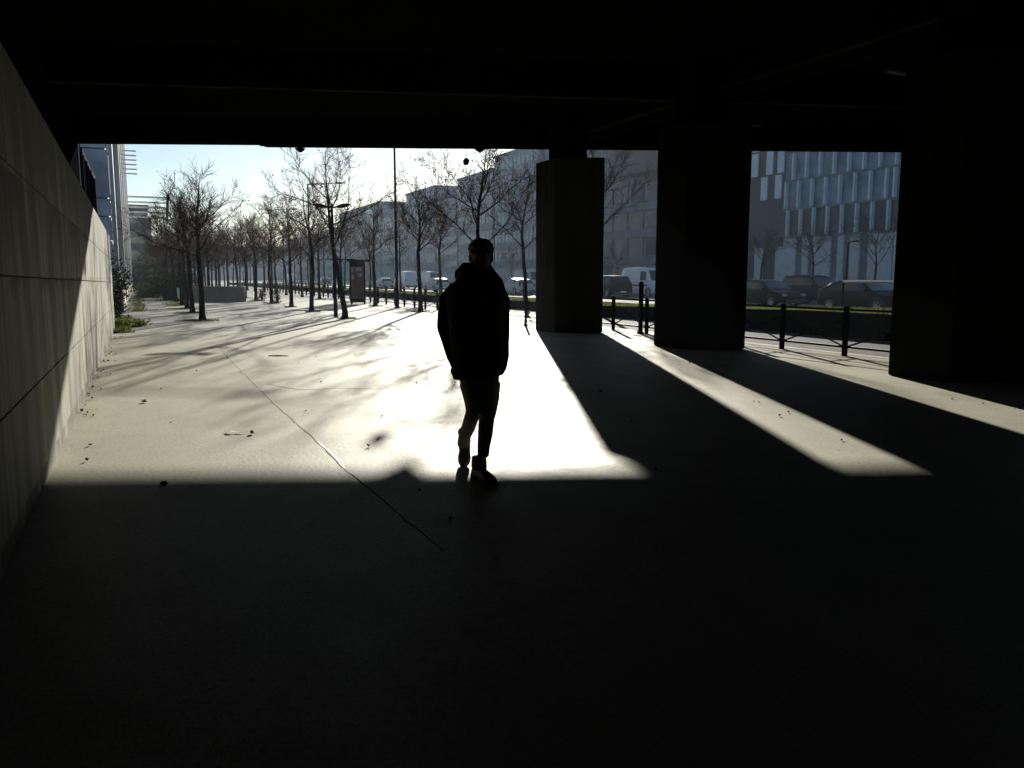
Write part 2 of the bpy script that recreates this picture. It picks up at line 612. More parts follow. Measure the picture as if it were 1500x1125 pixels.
# cut the abutment end back to the deck edge: build it as a prism instead
bpy.data.objects.remove(o)
A = [RP(-1.42, -34), RP(-1.42, (yl - 0.02 - (-1.42) * ST) / CT), RP(-2.7, (yl - 0.02 - (-2.7) * ST) / CT), RP(-2.7, -34)]
b = MB().prism([(q.x, q.y) for q in A], 2.635, 5.94)
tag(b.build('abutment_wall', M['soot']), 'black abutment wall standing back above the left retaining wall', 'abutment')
A = [RP(46, -50), RP(47.5, -50), RP(47.5, 4), RP(46, 4)]
b = MB().prism([(q.x, q.y) for q in A], 0, 5.94)  # added out of view, keeps side light from the underpass
tag(b.build('far_light_block', M['soot']), 'unseen dark wall added across the road to keep the underpass dark', 'abutment')
bpy.data.objects['far_light_block'].name = 'road_light_block'
b = MB().box(-50, 60, -30.5, -30.0, -0.1, 5.94)  # added behind the camera, shuts out light from the rear
tag(b.build('back_light_block', M['soot']), 'unseen dark wall added behind the viewer to close off light', 'wall')

# pillars (skewed plan: front parallel to the bridge edge, flanks parallel to the street)
def pillar(FR, wid, dep, label, h=4.62, mt='pillar_shaded'):
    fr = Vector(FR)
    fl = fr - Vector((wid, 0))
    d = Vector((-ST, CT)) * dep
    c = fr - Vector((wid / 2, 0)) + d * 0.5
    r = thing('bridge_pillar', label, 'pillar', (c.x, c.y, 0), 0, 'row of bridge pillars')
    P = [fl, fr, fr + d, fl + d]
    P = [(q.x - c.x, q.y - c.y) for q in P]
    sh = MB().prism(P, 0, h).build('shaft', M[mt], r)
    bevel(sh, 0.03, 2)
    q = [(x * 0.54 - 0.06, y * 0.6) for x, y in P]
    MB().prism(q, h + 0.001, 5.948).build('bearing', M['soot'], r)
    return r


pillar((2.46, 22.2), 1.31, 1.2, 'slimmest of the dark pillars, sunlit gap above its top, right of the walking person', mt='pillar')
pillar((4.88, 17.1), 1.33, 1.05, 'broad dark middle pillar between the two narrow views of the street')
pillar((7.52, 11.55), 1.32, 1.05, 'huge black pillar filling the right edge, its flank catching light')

# small things hanging from the bridge edge
def hang_ball():
    p = at(683, 237, 25.0)
    r = thing('hanging_ball', 'small round dark ball hanging on a cord from the bridge edge', 'ball', (p.x, p.y, p.z))
    bb = MB()
    bb.ball((0, 0, 0), .085, .085, .10, 14, 10)
    for k in range(26):
        t, a = math.acos(random.uniform(-1, 1)), random.uniform(0, 2 * PI)
        bb.ball((.075 * math.sin(t) * math.cos(a), .075 * math.sin(t) * math.sin(a), .09 * math.cos(t)), .03, .03, .03, 6, 4)
    bb.build('ball', M['steel_dark'], r, True)
    MB().tube([(0, 0, .09), (0.01, 0, .2), (0, 0, DZ - p.z)], .008, 6).build('cord', M['steel_dark'], r)


hang_ball()


def lump(px, py, w, h, label):
    p = at(px, py, 25.0)
    b = MB()
    rings = []
    for i in range(7):
        t = i / 6
        rr = w * (1 - t) ** 0.55 * (1 + 0.12 * math.sin(5 * t))
        rings.append([(rr * math.cos(2 * PI * k / 9) * random.uniform(.85, 1.1), rr * .8 * math.sin(2 * PI * k / 9), -h * t) for k in range(9)])
    b.rings(rings)
    o = b.build('hanging_lump', M['soot'], loc=(p.x, p.y, DZ + 0.02))
    tag(o, label, 'lump', 'dark lumps under the bridge edge')


lump(440, 217, .15, .13, 'dark pointed lump under the bridge edge, above the left tree rows')
lump(703, 217, .17, .13, 'dark pointed lump under the bridge edge, just right of the hanging ball')

# unlit ceiling fittings
for (x, y, lab) in ((1315, 103, 'faint pale ceiling fitting high under the bridge at upper right'),
                    (1104, 181, 'faint small ceiling fitting under the bridge above the middle pillar')):
    q = G(x, y, 5.93)
    r = thing('ceiling_light', lab, 'light', (q.x, q.y, 5.945), 0.5, 'unlit fittings under the bridge')
    MB().box(-.35, .35, -.09, .09, -.06, 0).build('housing', M['pillar'], r)
    MB().box(-.32, .32, -.07, .07, -.09, -.061).build('diffuser', simple('dusty_diffuser', (.14, .135, .12), .8), r)

# ------------------------------------------------------------------ trees
def make_tree(seed, H=5.6, th=2.4, lean=0.0, spread=1.45, dense=1.0, leaves=260, side_limb=False):
    rnd = random.Random(seed)
    tr, cr, lf = MB(), MB(), MB()
    tips = []

    def wander(p, d, L, n, up, jit):
        pts = [Vector(p)]
        d = Vector(d).normalized()
        for i in range(n):
            d = (d + Vector((rnd.gauss(0, jit), rnd.gauss(0, jit), rnd.gauss(0, jit) + up))).normalized()
            pts.append(pts[-1] + d * (L / n))
        return pts

    def along(pts, t):
        i = min(int(t * (len(pts) - 1)), len(pts) - 2)
        u = t * (len(pts) - 1) - i
        return pts[i].lerp(pts[i + 1], u), (pts[i + 1] - pts[i]).normalized()

    # trunk and leader
    T = [Vector((0, 0, -0.05)), Vector((0.01, 0, 0.25)), Vector((lean * .3, rnd.uniform(-.04, .04), 1.0)),
         Vector((lean * .7 + rnd.uniform(-.04, .04), rnd.uniform(-.04, .04), 1.75)), Vector((lean, rnd.uniform(-.05, .05), th))]
    tr.tube(T, [.145, .105, .088, .08, .075], 9)
    L = wander(T[-1], (lean * .1 + rnd.uniform(-.1, .1), rnd.uniform(-.1, .1), 1), H - th - .25, 8, .1, .07)
    cr.tube([T[-1] - Vector((0, 0, .03))] + L[1:], [.074, .06, .052, .044, .036, .028, .02, .013, .006], 6)
    stems = [(L, .05, 1.0, True)]
    nl = rnd.randint(7, 9)
    a0 = rnd.uniform(0, 6.28)
    for k in range(nl):
        t = 0.02 + 0.50 * (k / nl) + rnd.uniform(0, .03)
        q, dd = along(L, t)
        if k < 2:
            q = T[-1] + Vector((0, 0, -.05 - .12 * k))
        az = a0 + k * 2.4 + rnd.uniform(-.4, .4)
        el = rnd.uniform(.38, .85) + .35 * t
        out = Vector((math.cos(az) * math.cos(el), math.sin(az) * math.cos(el), math.sin(el)))
        ln = (H - q.z) * rnd.uniform(.72, .95) * (spread / 1.45)
        P = wander(q, out, ln * 1.12, 7, .05, .11)
        r0 = .032 * (1 - .45 * t)
        cr.tube(P, [r0, r0 * .85, r0 * .72, r0 * .6, r0 * .48, r0 * .36, r0 * .22, r0 * .1], 5)
        stems.append((P, r0, ln, False))
    subs = []
    for P, r0, ln, lead in stems:
        n = int((13 if lead else 12) * dense)
        for j in range(n):
            t = (.35 if lead else .15) + (.62 if lead else .82) * (j + rnd.random()) / n
            q, dd = along(P, min(t, .98))
            ax = dd.orthogonal().normalized()
            ax.rotate(Matrix.Rotation(rnd.uniform(0, 6.28), 3, dd))
            d = (dd * rnd.uniform(.5, .95) + ax * rnd.uniform(.6, .95) + Vector((0, 0, .18))).normalized()
            l2 = rnd.uniform(.55, 1.15) * (1.15 - .6 * t)
            Q = wander(q, d, l2, 4, .05, .14)
            rr = .0125 * (1.15 - .6 * t)
            cr.tube(Q, [rr, rr * .75, rr * .55, rr * .35, rr * .2], 4, False)
            subs.append((Q, l2))
    for Q, l2 in subs:
        n = int(rnd.randint(5, 8) * dense)
        for j in range(n):
            t = .15 + .85 * (j + rnd.random() * .8) / n
            q, dd = along(Q, min(t, .99))
            ax = dd.orthogonal().normalized()
            ax.rotate(Matrix.Rotation(rnd.uniform(0, 6.28), 3, dd))
            d = (dd * rnd.uniform(.5, 1) + ax * rnd.uniform(.4, .9) + Vector((0, 0, .12))).normalized()
            W = wander(q, d, rnd.uniform(.22, .5), 3, .03, .2)
            cr.tube(W, [.0068, .0058, .0045, .0025], 3, False)
            tips.append(W)
    # clinging dry leaves
    for k in range(leaves):
        W = rnd.choice(tips)
        q = W[rnd.randint(1, 3)] + Vector((rnd.gauss(0, .02), rnd.gauss(0, .02), -.02))
        if rnd.random() < (q.z - th) / (H - th) * .8:
            continue
        u = Vector((rnd.gauss(0, 1), rnd.gauss(0, 1), rnd.gauss(0, 1))).normalized()
        v = u.orthogonal().normalized()
        v.rotate(Matrix.Rotation(rnd.uniform(0, 6.28), 3, u))
        a, c = rnd.uniform(.026, .046), rnd.uniform(.018, .03)
        lf.add([q - v * a, q + u.cross(v) * c, q + v * a, q - u.cross(v) * c], [(0, 1, 2, 3)])
    return tr.mesh('trunk', M['bark'], True), cr.mesh('crown', M['twig'], True), lf.mesh('dry_leaves', M['drybrown'])


TREES = [make_tree(3, 5.3, 2.35, .10, 1.35, 1.0, 220), make_tree(8, 6.3, 2.5, -.35, 1.6, 1.15, 300),
         make_tree(21, 5.7, 2.3, .05, 1.45, 1.2, 750), make_tree(34, 5.5, 2.55, -.08, 1.4, 1.25, 850),
         make_tree(55, 6.0, 2.4, .12, 1.5, 1.2, 750)]
ORD = ['nearest', 'second', 'third', 'fourth', 'fifth', 'sixth', 'seventh', 'eighth']


def plant_tree(x, y, kind, label, group, rz, sc=1.0, z=0.0):
    r = thing('bare_tree', label, 'tree', (x, y, z), rz, group)
    r.scale = (sc, sc, sc)
    tm, cm, lm = TREES[kind]
    for nm, me in (('trunk', tm), ('crown', cm), ('dry_leaves', lm)):
        o = bpy.data.objects.new(nm, me)
        COL.objects.link(o)
        o.parent = r
    return r


rnd = random.Random(5)


def row(p, ss, group, where, kinds, scs=None, z=0.0, first=None):
    for i, s in enumerate(ss):
        q = RP(p + rnd.uniform(-.15, .15), s)
        if first and i < len(first):
            k, rz, sc = first[i]
        else:
            k, rz, sc = rnd.choice(kinds), rnd.uniform(0, 6.28), rnd.uniform(.92, 1.08)
        if i < 7:
            lab = f'{ORD[i]} bare tree in {where}' if i == 0 else f'{ORD[i]} bare tree from the front in {where}'
        else:
            lab = f'slim distant bare tree, past the seventh trunk of {where}'
        plant_tree(q.x, q.y, k, lab, group, rz, sc, z)


q1 = G(295, 470)
s1 = -q1.x * ST + q1.y * CT
p1 = q1.x * CT + q1.y * ST
row(p1, [s1, s1 + 6.4, s1 + 11.2, s1 + 16.6, s1 + 24] + [s1 + 32 + 8 * k for k in range(9)], 'row of trees beside the left path',
    'the row beside the left path', [0, 0, 2], first=[(0, 2.2, 1.0), (0, 4.6, .95), (3, 1.0, .95)])
q2 = G(508, 467)
s2 = -q2.x * ST + q2.y * CT
p2 = q2.x * CT + q2.y * ST
row(p2, [s2, s2 + 6.4] + [s2 + 12.4 + 6.2 * k for k in range(24)], 'middle row of trees on the pavement',
    'the middle row of the pavement', [2, 3, 4], first=[(1, 0.0, 1.0), (4, .6, .95), (2, 2.0, .97)])
row(p2 - 2.5, [s2 + 30 + 6.2 * k for k in range(22)], 'inner row of trees past the concrete block', 'the row past the concrete block', [2, 3, 4])
q3 = G(615, 457)
s3 = -q3.x * ST + q3.y * CT
p3 = q3.x * CT + q3.y * ST
row(p3, [s3 - 7.2, s3, s3 + 7.4] + [s3 + 14.5 + 6.8 * k for k in range(21)], 'row of trees by the kerb barriers',
    'the row beside the kerb barriers', [2, 3, 4], first=[(4, 2.4, 1.06), (3, 1.2, 1.0), (2, 3.3, .98)])
PZ = 0.30
row(18.4, [SS(873, 18.4), SS(768, 18.4), SS(645, 18.4)] + [SS(645, 18.4) + 9.5 * k for k in range(1, 14)],
    'trees in the raised grass strip', 'the raised grass strip between the roads', [2, 3, 4], z=PZ,
    first=[(1, 1.0, 1.15), (4, 2.5, 1.15), (3, .3, 1.12)])
row(46.5, [SS(1285, 46.5), SS(1190, 46.5), SS(1115, 46.5), SS(905, 46.5)] + [SS(905, 46.5) + 14 * k for k in range(1, 9)],
    'trees on the far pavement', 'the far pavement before the office fronts', [0, 1, 4])

# grass tufts round the trees and on the planter
def blades(b, x, y, z, r, n, hmin=.04, hmax=.13, rr=None):
    rr = rr or random
    for k in range(n):
        a, d = rr.uniform(0, 6.28), r * math.sqrt(rr.random())
        px, py = x + d * math.cos(a), y + d * math.sin(a)
        h = rr.uniform(hmin, hmax)
        t = rr.uniform(0, 6.28)
        w = .012 + .006 * rr.random()
        dx, dy = math.cos(t) * w, math.sin(t) * w
        lx, ly = rr.gauss(0, .35) * h, rr.gauss(0, .35) * h
        b.add([(px - dx, py - dy, z), (px + dx, py + dy, z), (px + lx, py + ly, z + h)], [(0, 1, 2)])


b = MB()
for i in range(4):
    q = RP(p1, [s1, s1 + 6.4, s1 + 11.2, s1 + 16.6][i])
    for k in range(14):
        a = rnd.uniform(0, 6.28)
        blades(b, q.x + .65 * math.cos(a) * rnd.random(), q.y + .5 * math.sin(a) * rnd.random(), 0, .35, 60, .03, .09, rnd)
for i in range(9):
    q = RP(p2, [s2, s2 + 6.4, s2 + 12.4, s2 + 18.6, s2 + 24.8, s2 + 31, s2 + 37.2, s2 + 43, s2 + 49][i])
    blades(b, q.x, q.y, 0, .35 + .15 * (i > 2), 200, .03, .1, rnd)
for i in range(4):
    q = RP(p3, s3 + [0, 7.4, 14.5, 21.3][i])
    blades(b, q.x, q.y, 0, .4, 160, .03, .1, rnd)
for k in range(40):                                   # weeds at the foot of the walls
    s = rnd.uniform(24.5, 33)
    q = RP(-.6 + rnd.uniform(-.1, .12), s)
    blades(b, q.x, q.y, 0, .3, 50, .04, .16, rnd)
for k in range(70):
    s = rnd.uniform(38, 72)
    q = RP(-.3 + rnd.uniform(0, .35), s)
    blades(b, q.x, q.y, 0, .3, 25, .04, .12, rnd)
for k in range(60):
    s = rnd.uniform(45, 75)
    q = RP(1.7 + rnd.uniform(-.5, .5), s)
    blades(b, q.x, q.y, 0, .5, 25, .04, .14, rnd)
tag(b.build('grass', M['grass']), kind='stuff')

# ------------------------------------------------------------------ planter strip between the roads
def ph(s):
    return 0.30 + 0.25 * max(0, min(1, (30 - s) / 12.0))


r = thing('planter_wall', 'long low raised concrete bed topped with grass between the two roads', 'planter', (0, 0, 0), TH)
b = MB()
cs = [-10 + 2 * k for k in range(100)]
rings = []
for s in cs:
    h = ph(s)
    rings.append([(17.2, s, -.135), (17.2, s, h), (17.36, s, h), (17.36, s, h - .06), (20.3, s, h - .06), (20.3, s, h), (20.46, s, h), (20.46, s, -.135)])
b.rings(rings)
b.build('bed', M['soot'], r)
b = MB()
for k in range(15000):
    s = 8 + 95 * rnd.random() ** 1.5
    p = rnd.uniform(17.4, 20.25)
    blades(b, p, s, ph(s) - .06, .05, 1, .06, .17, rnd)
o = b.build('grass', M['grass'], r)

# guard rail on the planter
r = thing('guard_rail', 'thin pale horizontal guard rail on posts above the raised grass strip', 'railing', (0, 0, 0), TH)
sa, sb = -2.0, 19.6
MB().tube([(20.38, sa, 1.36), (20.38, sb, 1.34)], .04, 8).build('top_rail', M['white_paint'], r)
pm = MB().tube([(0, 0, 0), (0, 0, .84)], .028, 8).mesh('post', M['steel_dark'])
s = sb - .02
while s > sa:
    o = bpy.data.objects.new('post', pm)
    COL.objects.link(o)
    o.parent = r
    o.location = (20.38, s, ph(s) - .02)
    s -= 2.35

# ------------------------------------------------------------------ kerb barriers
BP, BL = 12.05, 1.69


def barrier_meshes():
    post = MB().tube([(0, 0, 0), (0, 0, .93), (0, 0, .95)], [.054, .054, .038], 12).mesh('post', M['steel_dark'], False)
    a = .05
    top = MB().tube([(0, a, .88), (0, BL - a, .88)], .022, 8).mesh('top_rail', M['steel_dark'])
    low = MB().tube([(0, a, .17), (0, BL - a, .17)], .02, 8).mesh('bottom_rail', M['steel_dark'])
    c = (BL / 2, .44)
    br = MB()
    for sy in (a, BL - a):
        for sz in (.18, .70):
            d = Vector((sy - c[0], sz - c[1]))
            d.normalize()
            br.tube([(0, sy, sz), (0, c[0] + d.x * .065, c[1] + d.y * .065)], .017, 6)
    br = br.mesh('brace', M['steel_dark'])
    ring = MB()
    ring.tube([(0, c[0] + .065 * math.cos(2 * PI * k / 16), c[1] + .065 * math.sin(2 * PI * k / 16)) for k in range(17)], .017, 6)
    return post, top, low, br, ring.mesh('ring', M['steel_dark'])


BM = barrier_meshes()


def barrier(s, label, group, last=False, tall=1.0):
    q = RP(BP, s)
    r = thing('street_barrier', label, 'barrier', (q.x, q.y, 0), TH, group)
    for nm, me in zip(('post', 'top_rail', 'bottom_rail', 'brace', 'ring'), BM):
        o = bpy.data.objects.new(nm, me)
        COL.objects.link(o)
        o.parent = r
        if nm == 'post':
            o.scale.z = tall
    if last:
        o = bpy.data.objects.new('post', BM[0])
        COL.objects.link(o)
        o.parent = r
        o.location = (0, BL, 0)
    return r


qb = G(1145, 511)
sb0 = -qb.x * ST + qb.y * CT
BP = qb.x * CT + qb.y * ST
gb = 'cross braced barriers along the kerb'
labs = {0: 'dark cross braced barrier in the right opening, left half by the middle pillar',
        -1: 'dark cross braced barrier at the centre of the right opening',
        -2: 'dark cross braced barrier running behind the huge right pillar',
        1: 'dark cross braced barrier hidden behind the broad middle pillar',
        2: 'dark cross braced barrier hidden behind the middle pillar, farther piece',
        3: 'dark cross braced barrier whose right post stands beside the middle pillar',
        4: 'dark cross braced barrier beside the slim pillar in the narrow opening'}
for k in (-2, -1, 0, 1, 2, 3, 4):
    barrier(sb0 + k * BL, labs[k], gb, k == 4, 1.0)
sf = SS(640, BP)
for k in range(34):
    lab = ('cross braced kerb barrier nearest to the left of the walking person' if k == 0 else
           'second cross braced kerb barrier left of the walking person, by a tree' if k == 1 else
           'third cross braced kerb barrier left of the walking person, by the tall pole' if k == 2 else
           'small distant cross braced barrier in the line past the tall lamp pole')
    barrier(sf + k * BL, lab, 'distant barriers along the kerb', k == 33)
# taller bollard posts
def bollard(q, h, r0, label):
    r = thing('bollard', label, 'bollard', (q.x, q.y, 0))
    MB().tube([(0, 0, 0), (0, 0, h - .1), (0, 0, h - .09), (0, 0, h)], [r0, r0, r0 * 1.15, r0 * 1.1], 12).build('shaft', M['steel_dark'], r)
    MB().ball((0, 0, h), r0 * 1.1, r0 * 1.1, r0 * .8, 12, 6).build('cap', M['steel_dark'], r)
    MB().tube([(0, 0, 0), (0, 0, .05)], r0 * 1.5, 12).build('base', M['steel_dark'], r)


bollard(G(938, 489), 1.33, .06, 'thick tall dark post just left of the broad middle pillar')
bollard(G(770, 477), 1.2, .045, 'thin leaning dark kerb post left of the slim pillar')

# ------------------------------------------------------------------ lamps
def street_lamp(q, H, arm, az, label, group='street lamps along the kerb'):
    r = thing('street_lamp', label, 'lamp post', (q.x, q.y, q.z), 0, group)
    MB().tube([(0, 0, 0), (0, 0, .9), (0, 0, .92), (0, 0, H)], [.10, .095, .075, .045], 12).build('pole', M['steel_dark'], r)
    MB().tube([(0, 0, 0), (0, 0, .04)], .16, 12).build('base', M['steel_dark'], r)
    d = Vector((math.cos(az), math.sin(az), 0))
    MB().tube([Vector((0, 0, H - .06)), d * arm * .5 + Vector((0, 0, H)), d * arm + Vector((0, 0, H + .05))], [.035, .03, .028], 8).build('arm', M['steel_dark'], r)
    e = d * (arm + .15) + Vector((0, 0, H + .05))
    MB().ball(e, .36, .14, .07, 12, 6, Matrix.Rotation(az, 3, 'Z')).build('lamp_head', M['steel_dark'], r, True)
    return r


qa = G(582, 451)
street_lamp(qa, 8.2, 1.9, 0.0, 'tall dark pole rising out of sight under the bridge, by the kerb')
pl = qa.x * CT + qa.y * ST
street_lamp(RP(pl, SS(455, pl)), 8.1, 2.1, 0.0, 'lamp post with long arm reaching right, behind the leaning middle tree')
street_lamp(RP(pl, SS(398, pl)), 7.7, 2.2, 0.0, 'farther lamp post whose thin arm shows among the middle treetops')
street_lamp(RP(45, SS(1240, 45)), 3.9, .45, 0.2, 'lamp post on the far pavement before the finned office front')
# double headed lamp
q = G(492, 465)
r = thing('double_lamp', 'short lamp post with two wing shaped heads beside the leaning tree', 'lamp post', (q.x, q.y, 0))
MB().tube([(0, 0, 0), (0, 0, .7), (0, 0, .72), (-.04, 0, 4.0)], [.075, .07, .055, .045], 12).build('pole', M['steel_dark'], r)
MB().tube([(-.04, 0, 4.0), (-.04, 0, 4.15)], [.07, .04], 10).build('collar', M['steel_dark'], r)
for sx in (-1, 1):
    a = MB().tube([(-.04, 0, 3.98), (-.04 + sx * .2, 0, 4.04)], .022, 8).build('arm', M['steel_dark'], r)
    hd = MB()
    hd.ball((-.04 + sx * .42, 0, 4.07), .27, .13, .075, 14, 8, Matrix.Rotation(-sx * .18, 3, 'Y'))
    hd.build('lamp_head', M['steel_dark'], r, True)

# ------------------------------------------------------------------ bus shelter with its poster case
def poster_mat():
    m, nt, bs = newmat('poster_print')
    co = coord(nt)
    n1 = noise(nt, co, 3.0, 3)
    n2 = noise(nt, co, 7.0, 2, .5, (1, 1, .6))
    c = mix(nt, ramp(nt, n1, .42, .58), (.10, .06, .05), (.20, .10, .07))
    c = mix(nt, ramp(nt, n2, .55, .62), c, (.07, .08, .11))
    nt.links.new(c, bs.inputs['Base Color'])
    bs.inputs['Roughness'].default_value = .3
    return m


PM = poster_mat()
q0, q1_ = G(513, 446), G(546, 444)
r = thing('bus_shelter', 'bus shelter with dark lit-less poster case and glass side by the kerb', 'bus shelter', (q0.x, q0.y, 0), 0.0)
r['label'] = 'bus shelter with tall dark poster case and clear glass panes by the kerb'
W = (q1_.x - q0.x)
case = MB().box(0, W, 0, .16, .12, 2.3).build('poster_case', M['steel_dark'], r)
MB().box(.08, W - .08, -.006, -.001, .3, 2.05).build('poster', PM, case)
b = MB()
for (u0, u1, v0, v1) in ((.12, .3, 1.75, 1.98), (.45, .9, 1.8, 1.98), (.6, .92, 1.5, 1.7), (.14, .34, 1.35, 1.6)):
    b.box(u0 * W / 1.1, u1 * W / 1.1, -.012, -.008, v0, v1)
b.build('poster_panel', simple('poster_pale', (.30, .29, .28), .5), case)
MB().box(.34 * W, .5 * W, -.016, -.010, .85, 1.75).build('poster_figure', simple('poster_red', (.16, .06, .04), .5), case)
MB().box(-.1, W + .25, -.05, .21, 2.3, 2.42).build('header', M['steel_dark'], r)
bevel(r.children[-1], .02)
for x in (0.02, W - .1):
    MB().box(x, x + .08, .03, .13, 0, .12).build('leg', M['steel_dark'], r)
m, nt, bs = newmat('clear_shelter_glass')
bs.inputs['Transmission Weight'].default_value = 1.0
bs.inputs['Roughness'].default_value = .02
bs.inputs['Base Color'].default_value = (.85, .95, .92, 1)
bs.inputs['IOR'].default_value = 1.1
M['clear'] = m
for k in range(1, 2):
    MB().box(-2.1 + k * 1.02, -1.12 + k * 1.02, 1.3, 1.312, .25, 2.2).build('glass_pane', m, r)
for k in range(1, 3):
    MB().tube([(-2.14 + k * 1.02, 1.306, 0), (-2.14 + k * 1.02, 1.306, 2.3)], .025, 8).build('post', M['steel_dark'], r)
MB().box(-1.25, .1, .2, 1.5, 2.43, 2.47).build('roof', M['steel_dark'], r)
MB().box(-1.0, -.2, 1.0, 1.24, .44, .48).build('bench', M['steel_grey'], r)

# ------------------------------------------------------------------ blocks and plants by the left path
qa, qb_ = G(283, 442), G(332, 440)
b = MB()
L = (qb_ - qa).length
b.box(0, L, 0, .4, 0, .93)
o = bevel(b.build('concrete_block', concrete('block_concrete', (.19, .185, .165)), loc=(qa.x, qa.y, 0), rz=.05), .03)
tag(o, 'big plain grey concrete block between the left and middle tree rows', 'block')
qa = G(240, 440)
b = MB().box(0, 1.9, 0, .9, 0, .85)
tag(bevel(b.build('concrete_block', M['pillar'], loc=(qa.x, qa.y, 0), rz=.45), .03), 'darker low block left of the big grey one, behind tree trunks', 'block')
q = G(261, 440)
r = thing('bin_post', 'small pale green litter bin beside the left tree row', 'bin', (q.x, q.y, 0))
bin_m = simple('pale_green_plastic', (.35, .6, .48), .4)
MB().tube([(0, 0, .12), (0, 0, .80)], [.16, .19], 14).build('bag', bin_m, r)
MB().tube([(0, 0, .80), (0, 0, .84)], .21, 14).build('rim', M['steel_dark'], r)
MB().tube([(.2, 0, 0), (.2, 0, 1.0)], .025, 8).build('post', M['steel_dark'], r)


def shrub(x, y, rx, ry, h, n, label, mname, z=0.0, leaf=.05, name='shrub', group=None, seed=1):
    rr = random.Random(seed)
    r = thing(name, label, 'shrub', (x, y, z), 0, group)
    st, lv = MB(), MB()
    for k in range(14):
        a = rr.uniform(0, 6.28)
        e = Vector((rx * .7 * math.cos(a) * rr.random(), ry * .7 * math.sin(a) * rr.random(), h * rr.uniform(.5, .95)))
        st.tube([(e.x * .2, e.y * .2, -.02), (e.x * .6, e.y * .6, e.z * .5), e], [.02, .014, .005], 5)
    cl = [(rr.uniform(-.8, .8) * rx, rr.uniform(-.8, .8) * ry, rr.uniform(.1, .95) * h, rr.uniform(.25, .5)) for _ in range(16)]
    for k in range(n):
        c = rr.choice(cl)
        p = Vector((c[0] + rr.gauss(0, .28) * rx, c[1] + rr.gauss(0, .28) * ry, max(.02, c[2] + rr.gauss(0, .14) * h)))
        u = Vector((rr.gauss(0, 1), rr.gauss(0, 1), rr.gauss(0, 1))).normalized()
        v = u.orthogonal().normalized()
        w = u.cross(v)
        a = leaf * rr.uniform(.6, 1.3)
        lv.add([p - v * a, p + w * a * .55, p + v * a, p - w * a * .55], [(0, 1, 2, 3)])
    st.build('stems', M['bark'], r)
    lv.build('foliage', M[mname], r)
    return r


q = RP(-.86, 27.3)
shrub(q.x, q.y, .26, .9, 1.95, 4200, 'tall dark ivy mass at the end of the concrete wall', 'leafdark', seed=4, name='ivy')
q = RP(-.42, 26.9)
shrub(q.x, q.y, .26, .8, .3, 900, 'low scrubby plant at the foot of the wall end', 'leafgreen', seed=5)
hz = [(1.2, 66, .9, 1.3, .9, 'leafgreen', 'bright green low bush at the end of the left path'),
      (2.2, 62, 1.0, 2.2, 1.5, 'leafdark', 'dark rounded hedge bush beside the left path, behind green bush'),
      (2.6, 74, 1.3, 3.5, 2.2, 'leafdark', 'tall dark bush farther along the left path'),
      (.2, 96, 2.0, 3.0, 3.2, 'leafdark', 'dark bush closing the far end of the left path')]
for i, (p, s, rx, ry, h, mn, lab) in enumerate(hz):
    q = RP(p, s)
    shrub(q.x, q.y, rx, ry, h, 3500, lab, mn, leaf=.09, seed=20 + i)
for i, s in enumerate((s2 + 18.6, s2 + 24.8)):
    q = RP(p2 + .3, s)
    shrub(q.x, q.y, .3, .3, .75, 500, 'small weedy bush at the trunk of the ' + ('fourth' if i == 0 else 'fifth') + ' middle row tree', 'leafdark', leaf=.04, seed=40 + i)

# ------------------------------------------------------------------ buildings on the left
r = thing('office_block', 'blue grey panelled office block with pale side ribs behind the concrete wall', 'building', (0, 0, 0), TH)
LA, LB = 38.6, 92.0
fp = -0.78
MB().box(-26, fp - .25, LA + .25, LB, 0, 30).build('wall', M['bl_dark'], r)
pb = MB()
zb = [.9, 3.0, 4.0, 4.75, 6.75, 9.6, 12.6, 15.6, 18.6, 21.6, 24.6, 27.6, 30.2]
xb = [-26, -20.0, -14.0, -8.0, -4.6, -1.95, fp - .14]
pm = {}
for i in range(len(zb) - 1):
    for j in range(len(xb) - 1):
        MB().box(xb[j] + .025, xb[j + 1] - .025, LA + .12, LA + .249, zb[i] + .025, zb[i + 1] - .025).build('panel', M['panel_blue'], r)
# street side: plinth, pilasters, window strips
MB().box(fp - .2, fp + .12, LA, LB, 0, .86).build('plinth', M['bl_beige'], r)
MB().box(fp - .13, fp + .03, LA + .05, LA + .6, .87, 30.1).build('corner_post', M['bl_pale'], r)
k = 0
s = LA + 1.2
while s < LB - 3:
    for i in range(len(zb) - 1):
        MB().box(fp - .24, fp - .16, s, s + 4.4, zb[i] + .25, zb[i + 1] - .1).build('window', M['bl_glass2'] if (i + k) % 3 else M['bl_pale'], r)
    MB().box(fp - .24, fp + .18, s + 4.5, s + 5.0, .87, 30.1).build('pilaster', M['white_paint'] if k % 2 else M['bl_pale'], r)
    k += 1
    s += 6.2
for i in range(6):
    z = 7.9 + i * .28
    MB().box(fp, fp + 1.0, 58, 58.12, z, z + .07).build('louvre', M['bl_pale'], r)
# sunshade of bars reaching over the path
qs = RP(fp, SS(199, fp) if False else 66.0)
for i in range(5):
    MB().box(fp - .1, fp + 2.9, 66 + i * .9, 66.12 + i * .9, 7.15 - i * .30, 7.27 - i * .30).build('sunshade_bar', M['steel_grey'], r)
e = MB()
e.add([(fp + 2.9, 65.8, 7.05), (fp + 3.05, 65.8, 7.05), (fp + 3.05, 69.9, 5.75), (fp + 2.9, 69.9, 5.75),
       (fp + 2.9, 65.8, 7.45), (fp + 3.05, 65.8, 7.45), (fp + 3.05, 69.9, 6.2), (fp + 2.9, 69.9, 6.2)],
      [(0, 3, 2, 1), (4, 5, 6, 7), (0, 1, 5, 4), (1, 2, 6, 5), (2, 3, 7, 6), (3, 0, 4, 7)])
e.build('sunshade_end', M['steel_dark'], r)


